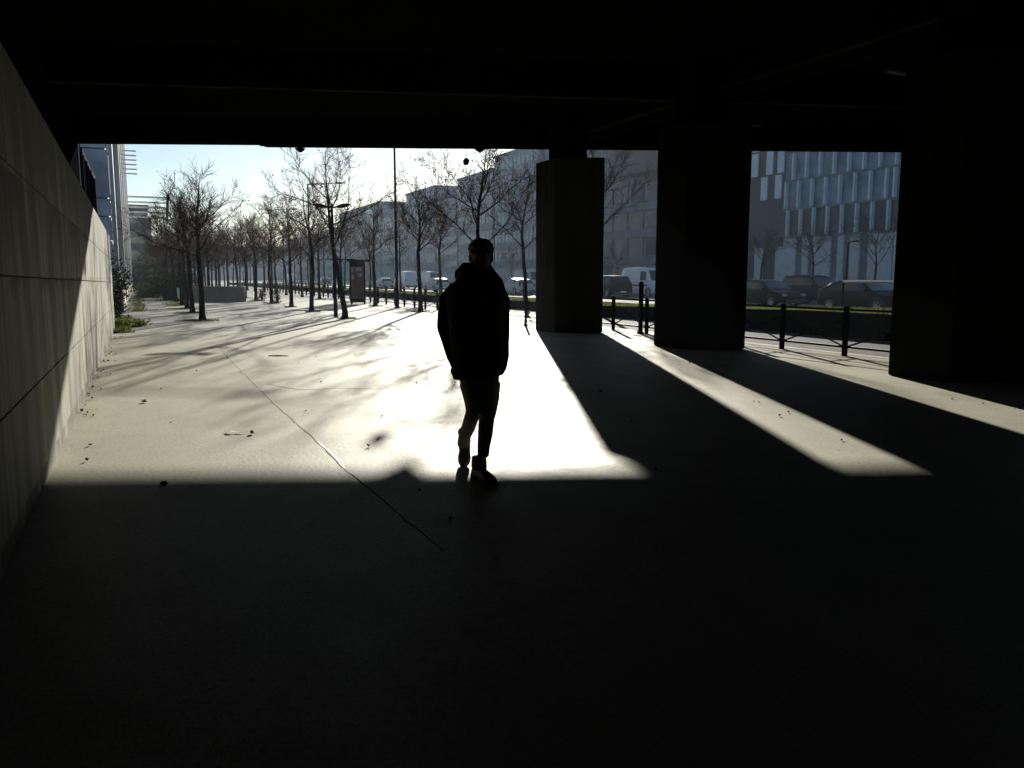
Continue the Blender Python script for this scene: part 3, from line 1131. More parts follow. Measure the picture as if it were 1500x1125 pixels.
def tower(name, label, p0, p1, s0, s1, H, nf, nb, mw, mg, roof=True, z0=.0, cat='building', swin=0, back=False):
    """block with real window openings; front faces the street (side p0 or p1) and the end faces the viewer (s0)"""
    r = thing(name, label, cat, (0, 0, 0), TH)
    MB().box(p0, p1, s0, s1, 0, H).build('wall', mw, r)
    if roof:
        MB().box(p0 - .25, p1 + .25, s0 - .25, s1 + .25, H + .002, H + .5).build('roof', mw, r)
    fh = H / nf
    face = p0 - .06 if not back else p1
    bw = (s1 - s0) / nb
    wm = MB().box(0, .06, .18 * bw, .88 * bw, .3 * fh, .86 * fh).mesh('window', mg)
    for f in range(nf):
        for j in range(nb):
            o = bpy.data.objects.new('window', wm)
            COL.objects.link(o)
            o.parent = r
            o.location = (face, s0 + j * bw, f * fh)
    if swin:
        bw = (p1 - p0) / swin
        wm = MB().box(.15 * bw, .85 * bw, 0, .06, .28 * fh, .88 * fh).mesh('window', mg)
        for f in range(nf):
            for j in range(swin):
                o = bpy.data.objects.new('window', wm)
                COL.objects.link(o)
                o.parent = r
                o.location = (p0 + j * bw, s0 - .06, f * fh)
    return r


tower('glass_block', 'distant green glass block behind the striped office on the left', -9, 1.3, 118, 150, 10.2, 4, 5, M['bl_grey'], M['bl_green'], swin=4, back=True)
tower('far_block', 'smallest grey block at the far end of the left path', -8, 2.6, 175, 215, 12.5, 4, 6, M['bl_grey'], M['bl_glass2'], swin=4, back=True)

# ------------------------------------------------------------------ office fronts across the road
FP = 68.0
# finned office in the right opening
sF0, sF1 = SS(1420, FP), SS(1141, FP)
r = thing('finned_office', 'blue glass office with staggered pale vertical fins in the right opening', 'building', (0, 0, 0), TH)
MB().box(FP + .6, FP + 22, sF0, sF1, 0, 27).build('wall', M['bl_grey'], r)
fz = [6.0 + 3.15 * k for k in range(7)]
for i, z in enumerate(fz[:-1]):
    MB().box(FP + .42, FP + .598, sF0, sF1, z + .1, z + 3.05).build('glazing', M['bl_glass2'] if i > 0 else M['bl_glass'], r)
    MB().box(FP + .3, FP + .598, sF0, sF1, z - .1, z + .098).build('floor_band', M['bl_grey'], r)
fm = MB().box(.12, .55, -.11, .11, .11, 3.04).mesh('fin', M['fin'])
for i, z in enumerate(fz[:-1]):
    s = sF1 - .2 - (.43 * (5 - i)) % 1.5
    c = 0
    while s > sF0 + .3 and c < 16:
        o = bpy.data.objects.new('fin', fm)
        COL.objects.link(o)
        o.parent = r
        o.location = (FP - .15, s, z)
        s -= 2.0 if rnd.random() > .12 else 1.0
        c += 1
# ground floor of pale panels with dark openings
s = sF1 - .1
wid = [2.0, .9, 2.6, .8, 1.2, 3.0, 3.4, 2.6, 2.4, 3.2, 3.2, 2.8, 3.0, 3.0]
gap = [1.0, .7, 1.0, .9, 1.2, .12, .12, .12, 2.2, .12, .12, 1.6, .12, .12]
k = 0
while s > sF0 + 3 and k < len(wid):
    MB().box(FP + .35, FP + .598, s - wid[k], s, .1, 5.85).build('ground_panel', M['bl_pale'], r)
    s -= wid[k] + gap[k]
    k += 1
MB().box(FP + .5, FP + .598, sF0, sF1, .05, .099).build('sill', M['bl_grey'], r)
# dark brown wing left of it
sD1 = SS(1040, FP)
r = thing('brown_office', 'dark brown office wing with few pale strips beside the finned office', 'building', (0, 0, 0), TH)
MB().box(FP + .9, FP + 22, sF1 + .02, sD1, 6.0, 26).build('wall', M['bl_dark'], r)
MB().box(FP + 1.2, FP + 21, sF1 + .02, sD1, 0, 5.99).build('ground_floor', M['bl_glass'], r)
for z, ds in ((13.5, 2.6), (16.4, 2.2), (19.2, 1.8), (13.5, 5.2), (16.4, 5.0), (10.6, 3.4), (10.6, 1.0), (13.5, .7), (16.4, .5)):
    MB().box(FP + .7, FP + .898, sF1 + ds, sF1 + ds + 1.1, z, z + 2.7).build('window', M['fin'], r)
s = sF1 + .5
while s < sD1 - 2:
    MB().box(FP + 1.0, FP + 1.198, s, s + rnd.choice((1.4, 2.2)), .1, 5.0).build('ground_panel', M['bl_pale'], r)
    s += 3.6
# banded office between the slim and the middle pillar
sB1 = SS(790, FP)
r = thing('banded_office', 'grey office with horizontal bands between the slim and middle pillars', 'building', (0, 0, 0), TH)
MB().box(FP + 5, FP + 24, sD1 + .3, sB1, 0, 30).build('wall', M['bl_grey'], r)
for i in range(7):
    z = .6 + i * 4.2
    MB().box(FP + 4.6, FP + 4.998, sD1 + .3, sB1, z + 2.9, z + 4.1).build('floor_band', M['bl_grey'] if i % 2 else M['bl_blue'], r)
    nb = 11
    bw = (sB1 - sD1) / nb
    for j in range(nb):
        MB().box(FP + 4.85, FP + 4.998, sD1 + .5 + j * bw, sD1 + .5 + (j + .8) * bw, z, z + 2.8).build('window', M['bl_glass'] if (i * 3 + j) % 7 else M['bl_dark'], r)
sA, sC = SS(945, FP), SS(872, FP)
MB().box(FP + 2.0, FP + 4.59, sA, sC, 17.2, 23.0).build('projecting_box', M['bl_dark'], r)
# long blue office seen between the person and the slim pillar
sL0, sL1 = sB1 + .5, SS(725, FP)
r = tower('blue_office', 'tall hazy blue grey office whose roof edge meets the bridge left of the pillar', FP, FP + 22, sL0, sL1, 25.5, 7, 11, M['bl_blue'], M['bl_glass2'], swin=4)
s = sL1 + .6
for i, (x, H, mw, lab) in enumerate(((672, 23.3, 'bl_grey', 'hazy grey office just left of the taller blue one, behind kerb trees'),
                                     (640, 17.5, 'bl_grey', 'low grey block between taller ones, behind the person\'s left shoulder trees'),
                                     (597, 23.5, 'bl_blue', 'square topped block behind the tree right of the tall pole'),
                                     (560, 17.5, 'bl_grey', 'lower distant block left of the tall dark pole'),
                                     (500, 23.8, 'bl_dark', 'flat topped brownish block behind the crown of the leaning tree'),
                                     (420, 19.0, 'bl_grey', 'hazy far row of flats behind the middle tree trunks'))):
    e = SS(x, FP)
    tower('far_office', lab, FP, FP + 20, s, e, H, 6, 10, M[mw], M['bl_glass2'], swin=4)
    s = e + .6

e2 = SS(395, FP)
tower('far_office', 'farthest low office closing the row across the road', FP, FP + 20, s, s + 90, 17, 4, 9, M['bl_grey'], M['bl_glass2'], swin=4)
tower('end_block', 'long hazy block closing the view at the far end of the street', 5.5, 66, 395, 415, 14.5, 4, 4, M['bl_grey'], M['bl_glass2'], swin=14)

# ------------------------------------------------------------------ vehicles
def interp(tab, x):
    for (x0, v0), (x1, v1) in zip(tab[:-1], tab[1:]):
        if x <= x1:
            t = (x - x0) / (x1 - x0) if x1 > x0 else 0
            return v0 + (v1 - v0) * t
    return tab[-1][1]


def make_vehicle(name, spec, label, loc, rz, pmat, group=None):
    """x forward, y left. spec: L, W, belt/roof profiles"""
    L, W = spec['L'], spec['W']
    roof, belt = spec['roof'], spec['belt']
    r = thing(name, label, spec['cat'], loc, rz, group)
    r.rotation_euler.z = rz
    xs = sorted(set([q[0] for q in roof] + [q[0] for q in belt] + [spec['L'] * k / 22 for k in range(23)]))
    tum = spec.get('tum', .16)

    def section(x, off=0.0):
        zb, zr = interp(belt, x), interp(roof, x)
        zr = max(zr, zb + .012)
        e = min(x, L - x)
        taper = 1 - .10 * max(0, 1 - e / .6) ** 2
        w = W / 2 * taper
        g = min(1, (zr - zb) / .45)
        wr = w - tum * g - .02
        z0 = .22 + (.10 * max(0, 1 - e / .5))
        zm = z0 + (zb - z0) * .55
        return [(w * .93, z0), (w * .99, z0 + .12), (w, zm), (w * .975, zb), (wr + .0, zb + (zr - zb) * .80), (wr * .90, zr - .012), (wr * .5, zr + .012), (0, zr + .02)]

    rings = []
    for x in xs:
        sec = section(x)
        loop = [(x, y, z) for y, z in sec] + [(x, -y, z) for y, z in sec[-2::-1]]
        rings.append(loop)
    b = MB()
    b.rings(rings)
    body = b.build('body', pmat, r, True)
    md = body.modifiers.new('split', 'EDGE_SPLIT')
    md.split_angle = R_(35)
    # side windows
    for sgn in (1, -1):
        for (xa, xb) in spec['side']:
            g = MB()
            n = 8
            vs, fs = [], []
            for i in range(n + 1):
                x = xa + (xb - xa) * i / n
                s_ = section(x)
                (y0, z0), (y1, z1) = s_[3], s_[4]
                for t in (.10, .93):
                    vs.append((x, sgn * (y0 + (y1 - y0) * t + .008), z0 + (z1 - z0) * t))
            for i in range(n):
                q = (2 * i, 2 * i + 2, 2 * i + 3, 2 * i + 1)
                fs.append(q if sgn < 0 else q[::-1])
            g.add(vs, fs)
            g.build('side_window', M['autoglass'], r)
    # screens
    for nm, (xa, xb) in (('windscreen', spec['wind']), ('rear_window', spec['rear'])):
        if xa is None:
            continue
        g = MB()
        vs, fs = [], []
        n = 6
        for i in range(n + 1):
            x = xa + (xb - xa) * i / n
            s_ = section(x)
            wr = s_[5][0]
            zr = interp(roof, x)
            sl = (interp(roof, x + .02) - interp(roof, x - .02)) / .04
            nx, nz = -sl, 1.0
            q = math.hypot(nx, nz)
            for y, dz in ((-wr, -.010), (-wr * .5, .014), (0, .022), (wr * .5, .014), (wr, -.010)):
                vs.append((x + nx / q * .010, y, zr + dz + nz / q * .010))
        for i in range(n):
            for j in range(4):
                q = (i * 5 + j, (i + 1) * 5 + j, (i + 1) * 5 + j + 1, i * 5 + j + 1)
                fs.append(q)
        g.add(vs, fs)
        g.build(nm, M['autoglass'], r, True)
    # wheels
    for xw in spec['wheels']:
        for sgn in (1, -1):
            R = spec.get('wr', .32)
            w = bpy.data.objects.new('wheel', None)
            COL.objects.link(w)
            w.parent = r
            w.location = (xw, sgn * (W / 2 - .10), R)
            t = MB()
            prof = [(R * .62, -.1), (R * .95, -.1), (R, -.06), (R, .06), (R * .95, .1), (R * .62, .1)]
            rg = [[(q[0] * math.cos(a), q[1], q[0] * math.sin(a)) for q in prof] for a in [2 * PI * k / 24 for k in range(25)]]
            t.rings(rg, False)
            t.build('tyre', M['rubber'], w)
            rm = MB()
            for k in range(5):
                a = 2 * PI * k / 5
                rm.tube([(0, sgn * .07, 0), (R * .62 * math.cos(a), sgn * .085, R * .62 * math.sin(a))], [.045, .03], 6)
            rm.tube([(0, -.09, 0), (0, -.06, 0)], R * .63, 20)
            rm.tube([(R * .62 * math.cos(2 * PI * k / 20), sgn * .09, R * .62 * math.sin(2 * PI * k / 20)) for k in range(21)], .018, 6)
            rm.build('rim', M['rim'], w)
            ar = MB()
            ar.tube([((R + .05) * math.cos(a), sgn * .095, (R + .05) * math.sin(a)) for a in [PI * k / 14 for k in range(15)]], .035, 6)
            ar.build('arch', M['plastic'], w)
    # lamps, bumpers, plate, mirrors
    hz = spec['hz']
    for sgn in (1, -1):
        xh = L - .10
        MB().ball((xh, sgn * W * .36, hz), .12, .17, .085, 12, 8).build('headlight', M['lampglass'], r, True)
        MB().ball((.10, sgn * W * .40, spec.get('tz', hz + .1)), .09, .11, .13 * spec.get('th', 1), 12, 8).build('tail_light', M['redlens'], r, True)
        xm = spec['wind'][0] - .25
        mo = MB()
        mo.ball((xm, sgn * (W / 2 + .09), interp(belt, xm) + .08), .07, .10, .075, 10, 6)
        mo.build('mirror', pmat, r, True)
    MB().box(L - .12, L + .035, -W * .40, W * .40, .28, .46).build('bumper', M['plastic'], r)
    MB().box(-.035, .12, -W * .40, W * .40, .28, .46).build('bumper', M['plastic'], r)
    MB().box(-.05, -.036, -.26, .26, .40, .51).build('number_plate', M['white_paint'], r)
    return r


HATCH = dict(L=4.1, W=1.74, cat='car', hz=.66, tz=.92, th=1.3, wheels=(.72, 3.25),
             belt=[(0, .62), (.10, .90), (.6, .93), (2.9, .92), (3.1, .90), (3.85, .76), (4.1, .52)],
             roof=[(0, .62), (.10, .92), (.28, 1.16), (.55, 1.40), (1.2, 1.46), (1.9, 1.45), (2.3, 1.38), (3.08, .92), (3.85, .77), (4.1, .53)],
             side=[(.62, 1.35), (1.42, 2.25), (2.32, 2.62)], wind=(2.98, 2.36), rear=(.16, .50))
ESTATE = dict(L=4.6, W=1.80, cat='car', hz=.66, tz=.9, th=1.3, wheels=(.85, 3.65),
              belt=[(0, .60), (.12, .92), (.7, .94), (3.2, .92), (3.45, .90), (4.35, .74), (4.6, .5)],
              roof=[(0, .60), (.12, .94), (.34, 1.12), (.75, 1.36), (1.5, 1.46), (2.2, 1.45), (2.6, 1.38), (3.42, .92), (4.35, .75), (4.6, .51)],
              side=[(.85, 1.6), (1.68, 2.5), (2.57, 2.9)], wind=(3.32, 2.66), rear=(.18, .68))
SUV = dict(L=4.7, W=1.88, cat='car', hz=.80, tz=1.0, th=1.4, wheels=(.88, 3.70), wr=.37,
           belt=[(0, .70), (.08, 1.02), (.6, 1.05), (3.2, 1.04), (3.45, 1.02), (4.45, .92), (4.7, .6)],
           roof=[(0, .70), (.08, 1.05), (.22, 1.35), (.42, 1.66), (1.2, 1.72), (2.3, 1.70), (2.65, 1.62), (3.42, 1.05), (4.45, .94), (4.7, .62)],
           side=[(.5, 1.4), (1.48, 2.45), (2.52, 2.85)], wind=(3.34, 2.72), rear=(.12, .38))
VAN = dict(L=5.4, W=1.98, cat='van', hz=.86, tz=1.1, th=2.2, wheels=(1.0, 4.35), wr=.35, tum=.10,
           belt=[(0, .7), (.05, 1.22), (.6, 1.25), (4.3, 1.22), (4.6, 1.18), (5.2, .96), (5.4, .6)],
           roof=[(0, .7), (.05, 1.3), (.12, 2.2), (.35, 2.34), (2.0, 2.38), (3.7, 2.34), (4.0, 2.22), (4.62, 1.22), (5.2, .98), (5.4, .62)],
           side=[(3.1, 3.95)], wind=(4.56, 4.06), rear=(None, None))

HEAD = TH + PI / 2                     # driving away from the viewer
BACK = TH - PI / 2                     # driving towards the viewer's right


def park(spec, x, p, away, pm, label, name=None, group=None):
    """spec placed so that column x of the photo looks at its middle"""
    s = SS(x, p)
    h = HEAD if away else BACK
    c = RP(p, s) - Vector((math.cos(h), math.sin(h), 0)) * spec['L'] / 2
    nm = name or ('parked_car' if spec['cat'] == 'car' else 'delivery_van')
    return make_vehicle(nm, spec, label, (c.x, c.y, -.116), h, M[pm], group)


park(HATCH, 1126, 31.0, False, 'car_black', 'black hatchback driving right, leftmost car in the right opening', 'car')
park(ESTATE, 1272, 31.0, False, 'car_black', 'long black car with bright tail lamp, partly behind the huge pillar', 'car')
park(SUV, 1196, 37.5, False, 'car_blue', 'dark tall car behind the thin guard rail, between two black cars', 'car')
park(VAN, 948, 38.0, False, 'car_white', 'white van with blue light bar left of the broad middle pillar', 'van')
# light bar and stripe on that van
vo = bpy.data.objects['van']
MB().box(3.55, 3.75, -.6, .6, 2.36, 2.47).build('light_bar', glassy('blue_lens', (.02, .06, .4), .1), vo)
for sgn in (1, -1):
    MB().box(.5, 4.2, sgn * .992 - .004, sgn * .992 + .004, .86, .98).build('stripe', paint('van_stripe_blue', (.03, .06, .25)), vo)
park(SUV, 890, 34.0, True, 'car_black', 'dark car with sunlit roof half hidden by the slim pillar', 'car')
park(ESTATE, 757, 31.5, True, 'car_silver', 'silver car with glaring sunlit roof left of the slim pillar', 'car')
park(VAN, 778, 38.5, False, 'car_silver', 'pale van roof showing above the glaring silver car', 'van')
park(VAN, 594, 34.0, True, 'car_white', 'white van with sunlit roof right of the tall lamp pole', 'van')
park(HATCH, 562, 30.5, True, 'car_silver', 'silver car between the poster case and the tall lamp pole', 'car')
park(ESTATE, 640, 30.0, True, 'car_silver', 'silver car with bright roof just left of the person', 'car')
park(VAN, 633, 39.0, False, 'car_silver', 'bluish van behind the silver car left of the person', 'van')
park(VAN, 426, 34.0, True, 'car_white', 'tiny white van far off between the middle tree trunks', 'van')
park(HATCH, 530 - 55, 32.0, True, 'car_black', 'tiny dark car far off left of the poster case', 'car')
park(ESTATE, 690, 36.0, False, 'car_blue', 'dark blue car in traffic hidden behind the walking person', 'car')

# ------------------------------------------------------------------ the walking person
PY = 6.03
org = G(707, 702)
org = Vector((org.x, org.y, 0))
person = thing('person', 'dark clad person walking towards the viewer, hands in jacket pockets', 'person', (org.x, org.y, 0))


def L_(x, y, Y=PY):
    q = at(x, y, Y)
    return Vector((q.x - org.x, q.y - org.y, q.z))


def ering(cx, cy, z, rx, ry, n=28, e=2.3, tilt=0.0):
    out = []
    for k in range(n):
        a = 2 * PI * k / n
        c, s_ = math.cos(a), math.sin(a)
        x = rx * math.copysign(abs(c) ** (2 / e), c)
        y = ry * math.copysign(abs(s_) ** (2 / e), s_)
        out.append((cx + x, cy + y, z + tilt * x))
    return out


def finish(o, vox, it=6, fac=.5):
    m = o.modifiers.new('remesh', 'REMESH')
    m.mode = 'VOXEL'
    m.voxel_size = vox
    m.use_smooth_shade = True
    s_ = o.modifiers.new('smooth', 'SMOOTH')
    s_.factor = fac
    s_.iterations = it
    return o


cloth = simple('jacket_cloth', (.010, .010, .011), .85, 0, .3, 40, .4, .2)
trous = simple('trouser_cloth', (.21, .195, .17), .9, 0, .3, 60, .3, .2)
skin = simple('skin', (.12, .07, .05), .5, 0, .1, 20)
hairm = simple('dark_hair', (.010, .008, .007), .5, 0, .3, 60, .6)
shoem = simple('shoe_leather', (.12, .11, .10), .5, 0, .3, 30)
solem = simple('shoe_sole', (.035, .034, .032), .8)

# jacket: torso, collar, sleeves
J = MB()
prof = [(386, 684, 719, .085, .02), (392, 679, 722, .105, .02), (401, 675, 729, .125, .025), (409, 670, 736, .14, .02), (416, 662, 739, .145, .015),
        (424, 656, 740, .15, .01), (440, 655, 740, .155, .0), (462, 657, 739, .155, -.01), (485, 659, 739, .15, -.005),
        (510, 661, 739, .15, .0), (530, 662, 740, .152, .0), (545, 663, 740, .155, .0), (551, 665, 738, .15, 0)]
rings = []
for (y, xa, xb, ry, cy) in prof:
    a, c = L_(xa, y), L_(xb, y)
    rings.append(ering((a.x + c.x) / 2, cy, a.z, (c.x - a.x) / 2, ry, tilt=(.10 if y > 540 else 0)))
J.rings(rings)
# fallen hood behind the neck
hc = L_(690, 403)
J.ball((hc.x + .02, .12, hc.z - .0), .15, .11, .09, 16, 10)
hc = L_(682, 398)
J.ball((hc.x, .06, hc.z), .055, .09, .07, 12, 8)


def sleeve(pts, rs):
    J.tube(pts, rs, 14)


a = L_(668, 424)
sleeve([a + Vector((.02, .01, .0)), L_(656, 440) + Vector((0, .02, 0)), L_(653, 462) + Vector((0, .04, 0)), L_(651, 480) + Vector((0, .06, 0)),
        L_(658, 500) + Vector((0, .02, 0)), L_(665, 520) + Vector((0, -.05, 0)), L_(672, 534) + Vector((0, -.10, 0))],
       [.075, .072, .066, .064, .060, .054, .048])
a = L_(729, 424)
sleeve([a + Vector((-.02, .01, 0)), L_(734, 442) + Vector((0, .02, 0)), L_(734, 465) + Vector((0, .05, 0)), L_(735, 484) + Vector((0, .06, 0)),
        L_(735, 505) + Vector((0, .02, 0)), L_(735.5, 520) + Vector((0, -.03, 0)), L_(733, 538) + Vector((0, -.09, 0))],
       [.073, .070, .064, .061, .056, .055, .048])
# pocket welts / hem flare
h1 = L_(668, 545)
J.tube([L_(664, 541) + Vector((0, -.02, 0)), L_(671, 548) + Vector((0, -.09, 0))], .03, 8)
jk = J.build('jacket', cloth, person)
finish(jk, .011, 5)
lg = L_(710, 437)
MB().ball((lg.x, -.152, lg.z), .009, .006, .009, 8, 6).build('badge', M['white_paint'], person)
z0, z1 = L_(705, 548).z, L_(705, 400).z
zp = MB()
zp.tube([(L_(702, 405).x, -.125, z1), (L_(701, 440).x, -.158, 1.32), (L_(701, 500).x, -.153, 1.0), (L_(702, 545).x, -.158, z0)], .006, 6)
zp.build('zip', M['plastic'], person)

# trousers
T = MB()
hipl, hipr = L_(669, 545), L_(735, 545)
rr = []
for (y, xa, xb, ry) in ((530, 670, 732, .12), (548, 671, 732, .125), (565, 676, 730.5, .12), (580, 680.5, 729, .10), (592, 684, 727.5, .065), (604, 688, 724, .03)):
    a, c = L_(xa, y), L_(xb, y)
    rr.append(ering((a.x + c.x) / 2, .01, a.z, (c.x - a.x) / 2, ry))
T.rings(rr)
# standing leg (picture right), toe turned out
kr = [(L_(717, 560), .085, 0.01), (L_(717, 583), .075, -.005), (L_(715, 604), .064, -.02), (L_(713, 612), .060, -.015), (L_(711, 635), .057, .0), (L_(708.5, 655), .049, .015), (L_(707.5, 670), .045, .02)]
T.tube([q + Vector((0, dy, 0)) for q, r_, dy in kr], [r_ for q, r_, dy in kr], 16)
# trailing leg (picture left): thigh down, shank back
kl = [(L_(688, 560), .080, .02), (L_(692, 583), .068, .04), (L_(694, 600), .061, .05), (L_(692, 608), .058, .07), (L_(686, 626), .054, .20), (L_(680, 640), .049, .30), (L_(678.5, 647), .046, .33), (L_(678, 653), .045, .35)]
TL = []
for q, r_, dy in kl:
    # keep the pixel place while moving back
    w = Vector((q.x + org.x, q.y + org.y, q.z)) - Vector((0, 0, CH))
    k = (PY + dy) / PY
    w = w * k + Vector((0, 0, CH))
    TL.append(Vector((w.x - org.x, w.y - org.y, w.z)))
T.tube(TL, [r_ for q, r_, dy in kl], 16)
tr = T.build('trousers', trous, person)
finish(tr, .010, 4)


# shoes
def shoe(loc, rot):
    o = bpy.data.objects.new('shoe', None)
    COL.objects.link(o)
    o.parent = person
    o.matrix_local = Matrix.Translation(loc) @ rot
    u = MB()
    prof = [(-.135, .030, .075), (-.115, .038, .105), (-.06, .041, .115), (.0, .043, .095), (.06, .049, .075), (.11, .049, .062), (.145, .040, .050), (.160, .022, .036)]
    rg = []
    for (t, w, h) in prof:
        rg.append([(w * math.cos(a), -t, .018 + (h - .018) * max(0, math.sin(a)) ** .8 if math.sin(a) > 0 else .018) for a in [2 * PI * k / 16 for k in range(16)]])
    u.rings(rg)
    u.tube([(0, .075, .08), (0, .068, .165)], [.052, .050], 14)
    finish(u.build('upper', shoem, o), .007, 3)
    sl = MB()
    sp = [(-.14, .028), (-.12, .038), (-.05, .038), (.02, .042), (.08, .051), (.13, .046), (.158, .028), (.166, .01)]
    out = [(w, -t) for t, w in sp] + [(-w, -t) for t, w in sp[::-1]]
    sl.prism(out, 0, .026)
    sl.build('sole', solem, o)
    return o


fr_ = L_(705, 700)
shoe(Vector((fr_.x + .015, -.02, 0.0)), Matrix.Rotation(R_(32), 4, 'Z'))
# trailing shoe: heel up, toe on the ground
ank = TL[-1]
toe_g = G(679, 684)
toe = Vector((toe_g.x - org.x, toe_g.y - org.y, .012))
shoe_rot = Matrix.Rotation(R_(-4), 4, 'Z') @ Matrix.Rotation(R_(50), 4, 'X')
off = shoe_rot @ Vector((0, -.160, .02))
shoe(toe - off, shoe_rot)
sk = MB()
sk.tube([TL[-2], TL[-1] + Vector((0, .0, -.02)), toe - off + shoe_rot @ Vector((0, .06, .10))], [.034, .034, .036], 12)
sk.build('sock', M['rubber'], person, True)

# body: one continuous surface under the clothes
B = MB()
hd = L_(705, 376)
hx, hz_ = hd.x, hd.z
hy = -.01
B.ball((hx, hy + .01, hz_ + .025), .076, .095, .095, 20, 14)           # cranium
B.ball((hx + .004, hy - .035, hz_ - .045), .058, .062, .078, 18, 12)    # face and jaw
B.tube([(hx + .004, hy - .09, hz_ + .005), (hx + .005, hy - .118, hz_ - .028)], [.010, .016], 8)   # nose
B.tube([(hx - .018, hy - .092, hz_ - .062), (hx + .026, hy - .092, hz_ - .062)], .010, 8)          # lips
for sg in (-1, 1):
    B.ball((hx + .004 + sg * .030, hy - .082, hz_ + .006), .015, .012, .010, 10, 8)                # eyes
    B.tube([(hx + sg * .012, hy - .092, hz_ + .026), (hx + sg * .05, hy - .080, hz_ + .026)], .009, 8)   # brow
    B.ball((hx + sg * .078, hy + .012, hz_ - .01), .012, .022, .034, 10, 8)                        # ear
B.tube([(hx, hy + .01, hz_ - .06), (hx - .004, .015, hz_ - .19)], [.056, .062], 14)
rings = []
for (y, xa, xb, ry) in ((412, 683, 723, .08), (424, 668, 730, .10), (450, 666, 730, .115), (490, 669, 729, .105), (530, 670, 731, .115), (556, 676, 728, .11)):
    a, c = L_(xa, y), L_(xb, y)
    rings.append(ering((a.x + c.x) / 2, .01, a.z, (c.x - a.x) / 2, ry))
B.rings(rings)
B.tube([q + Vector((0, dy, 0)) for q, r_, dy in kr] + [Vector((fr_.x + .01, .03, .07))], [r_ - .018 for q, r_, dy in kr] + [.035], 12)
B.tube(TL, [r_ - .018 for q, r_, dy in kl], 12)
for pts in ([L_(668, 426), L_(656, 450) + Vector((0, .03, 0)), L_(651, 480) + Vector((0, .06, 0)), L_(662, 512) + Vector((0, -.02, 0)), L_(673, 536) + Vector((0, -.10, 0))],
            [L_(729, 426), L_(734, 450) + Vector((0, .03, 0)), L_(735, 484) + Vector((0, .06, 0)), L_(735, 514) + Vector((0, -.01, 0)), L_(732, 540) + Vector((0, -.09, 0))]):
    B.tube(pts, [.052, .046, .040, .034, .028], 12)
    w = pts[-1]
    sg = 1 if w.x < hx else -1
    w = w + Vector((-sg * -.015, .02, .055))
    B.ball(w + Vector((sg * .02, -.005, -.035)), .022, .036, .045, 10, 8)
    for f in range(4):
        b0 = w + Vector((sg * .028, -.03 + f * .019, -.07))
        B.tube([b0, b0 + Vector((sg * .010, 0, -.03)), b0 + Vector((sg * .026, 0, -.05 + .004 * abs(f - 1)))], [.009, .008, .007], 7)
    B.tube([w + Vector((sg * .02, -.035, -.03)), w + Vector((sg * .035, -.055, -.055))], [.011, .009], 7)
finish(B.build('body', skin, person), .0075, 3, .4)
# hair
H_ = MB()
H_.ball((hx, hy + .022, hz_ + .040), .090, .102, .088, 24, 14)
H_.ball((hx, hy + .045, hz_ - .01), .084, .075, .085, 20, 12)
H_.ball((hx + .004, hy - .046, hz_ + .070), .074, .050, .052, 16, 10)
rr_ = random.Random(3)
for k in range(110):
    t, a = math.acos(rr_.uniform(-.1, 1)), rr_.uniform(0, 6.28)
    q = Vector((hx + .088 * math.sin(t) * math.cos(a), hy + .022 + .10 * math.sin(t) * math.sin(a), hz_ + .04 + .086 * math.cos(t)))
    if q.y < hy - .05 and q.z < hz_ + .07:
        continue
    H_.ball(q, .014, .014, .012, 6, 4)
finish(H_.build('hair', hairm, person), .007, 2, .35)

# ------------------------------------------------------------------ litter
def flat_bit(px, py, size, name, label, cat, mat, group=None, h=.012, seed=0, dark=False):
    rr = random.Random(seed)
    q = G(px, py)
    b = MB()
    n = 9
    pts = []
    for k in range(n):
        a = 2 * PI * k / n
        r0 = size * (1.0 if k % 2 else .65) * rr.uniform(.75, 1.2)
        pts.append((r0 * math.cos(a), r0 * .7 * math.sin(a), h * (.3 + rr.random())))
    b.add(pts + [(0, 0, h * .3)] + [(x, y, z - .003) for x, y, z in pts] + [(0, 0, .0)],
          [(k, (k + 1) % n, n) for k in range(n)] + [((k + 1) % n + n + 1, k + n + 1, 2 * n + 1) for k in range(n)])
    o = b.build(name, mat, loc=(q.x, q.y, .004), rz=rr.uniform(0, 6))
    tag(o, label, cat, group)
    return o


# white scrap: twisted strip
q = G(343, 635)
b = MB()
def strip(pts, w, t=.003):
    rg = []
    for i, q in enumerate(pts):
        d = (Vector(pts[min(i + 1, len(pts) - 1)]) - Vector(pts[max(i - 1, 0)])).normalized()
        n_ = Vector((-d.y, d.x, 0)) * w * (1 - .35 * (i % 2))
        q = Vector(q)
        rg.append([q + n_, q - n_, q - n_ - Vector((0, 0, t)), q + n_ - Vector((0, 0, t))])
    b.rings(rg)


strip([(-.10, .05, .018), (-.075, .02, .010), (-.03, .0, .02), (.02, .006, .011), (.085, .0, .017)], .016)
strip([(-.075, .0, .012), (-.05, -.03, .02), (-.01, -.05, .012)], .012)
strip([(.02, -.01, .016), (.05, -.028, .012)], .014)
tag(b.build('paper_scrap', M['white_paint'], loc=(q.x, q.y, 0)), 'twisted white paper scrap on the sunlit pavement', 'litter')
flat_bit(369, 636, .028, 'fallen_leaf', 'dark curled leaf right beside the white paper scrap', 'leaf', M['fallen'], None, .03, 1)
flat_bit(211, 590, .045, 'fallen_leaf', 'dark leaf lying alone on the sunlit pavement near the left wall', 'leaf', M['fallen'], None, .03, 2)
q = G(240, 709)
b = MB()
b.ball((0, 0, .008), .03, .024, .016, 10, 7)
tag(b.build('stone', M['fallen'], loc=(q.x, q.y, 0), smooth=True), 'small dark stone at the shadow edge left of the joint', 'stone')
flat_bit(660, 763, .022, 'fallen_leaf', 'dark bit of leaf in the shade below the person', 'leaf', M['fallen'], None, .02, 5)
q = G(407, 522)
b = MB()
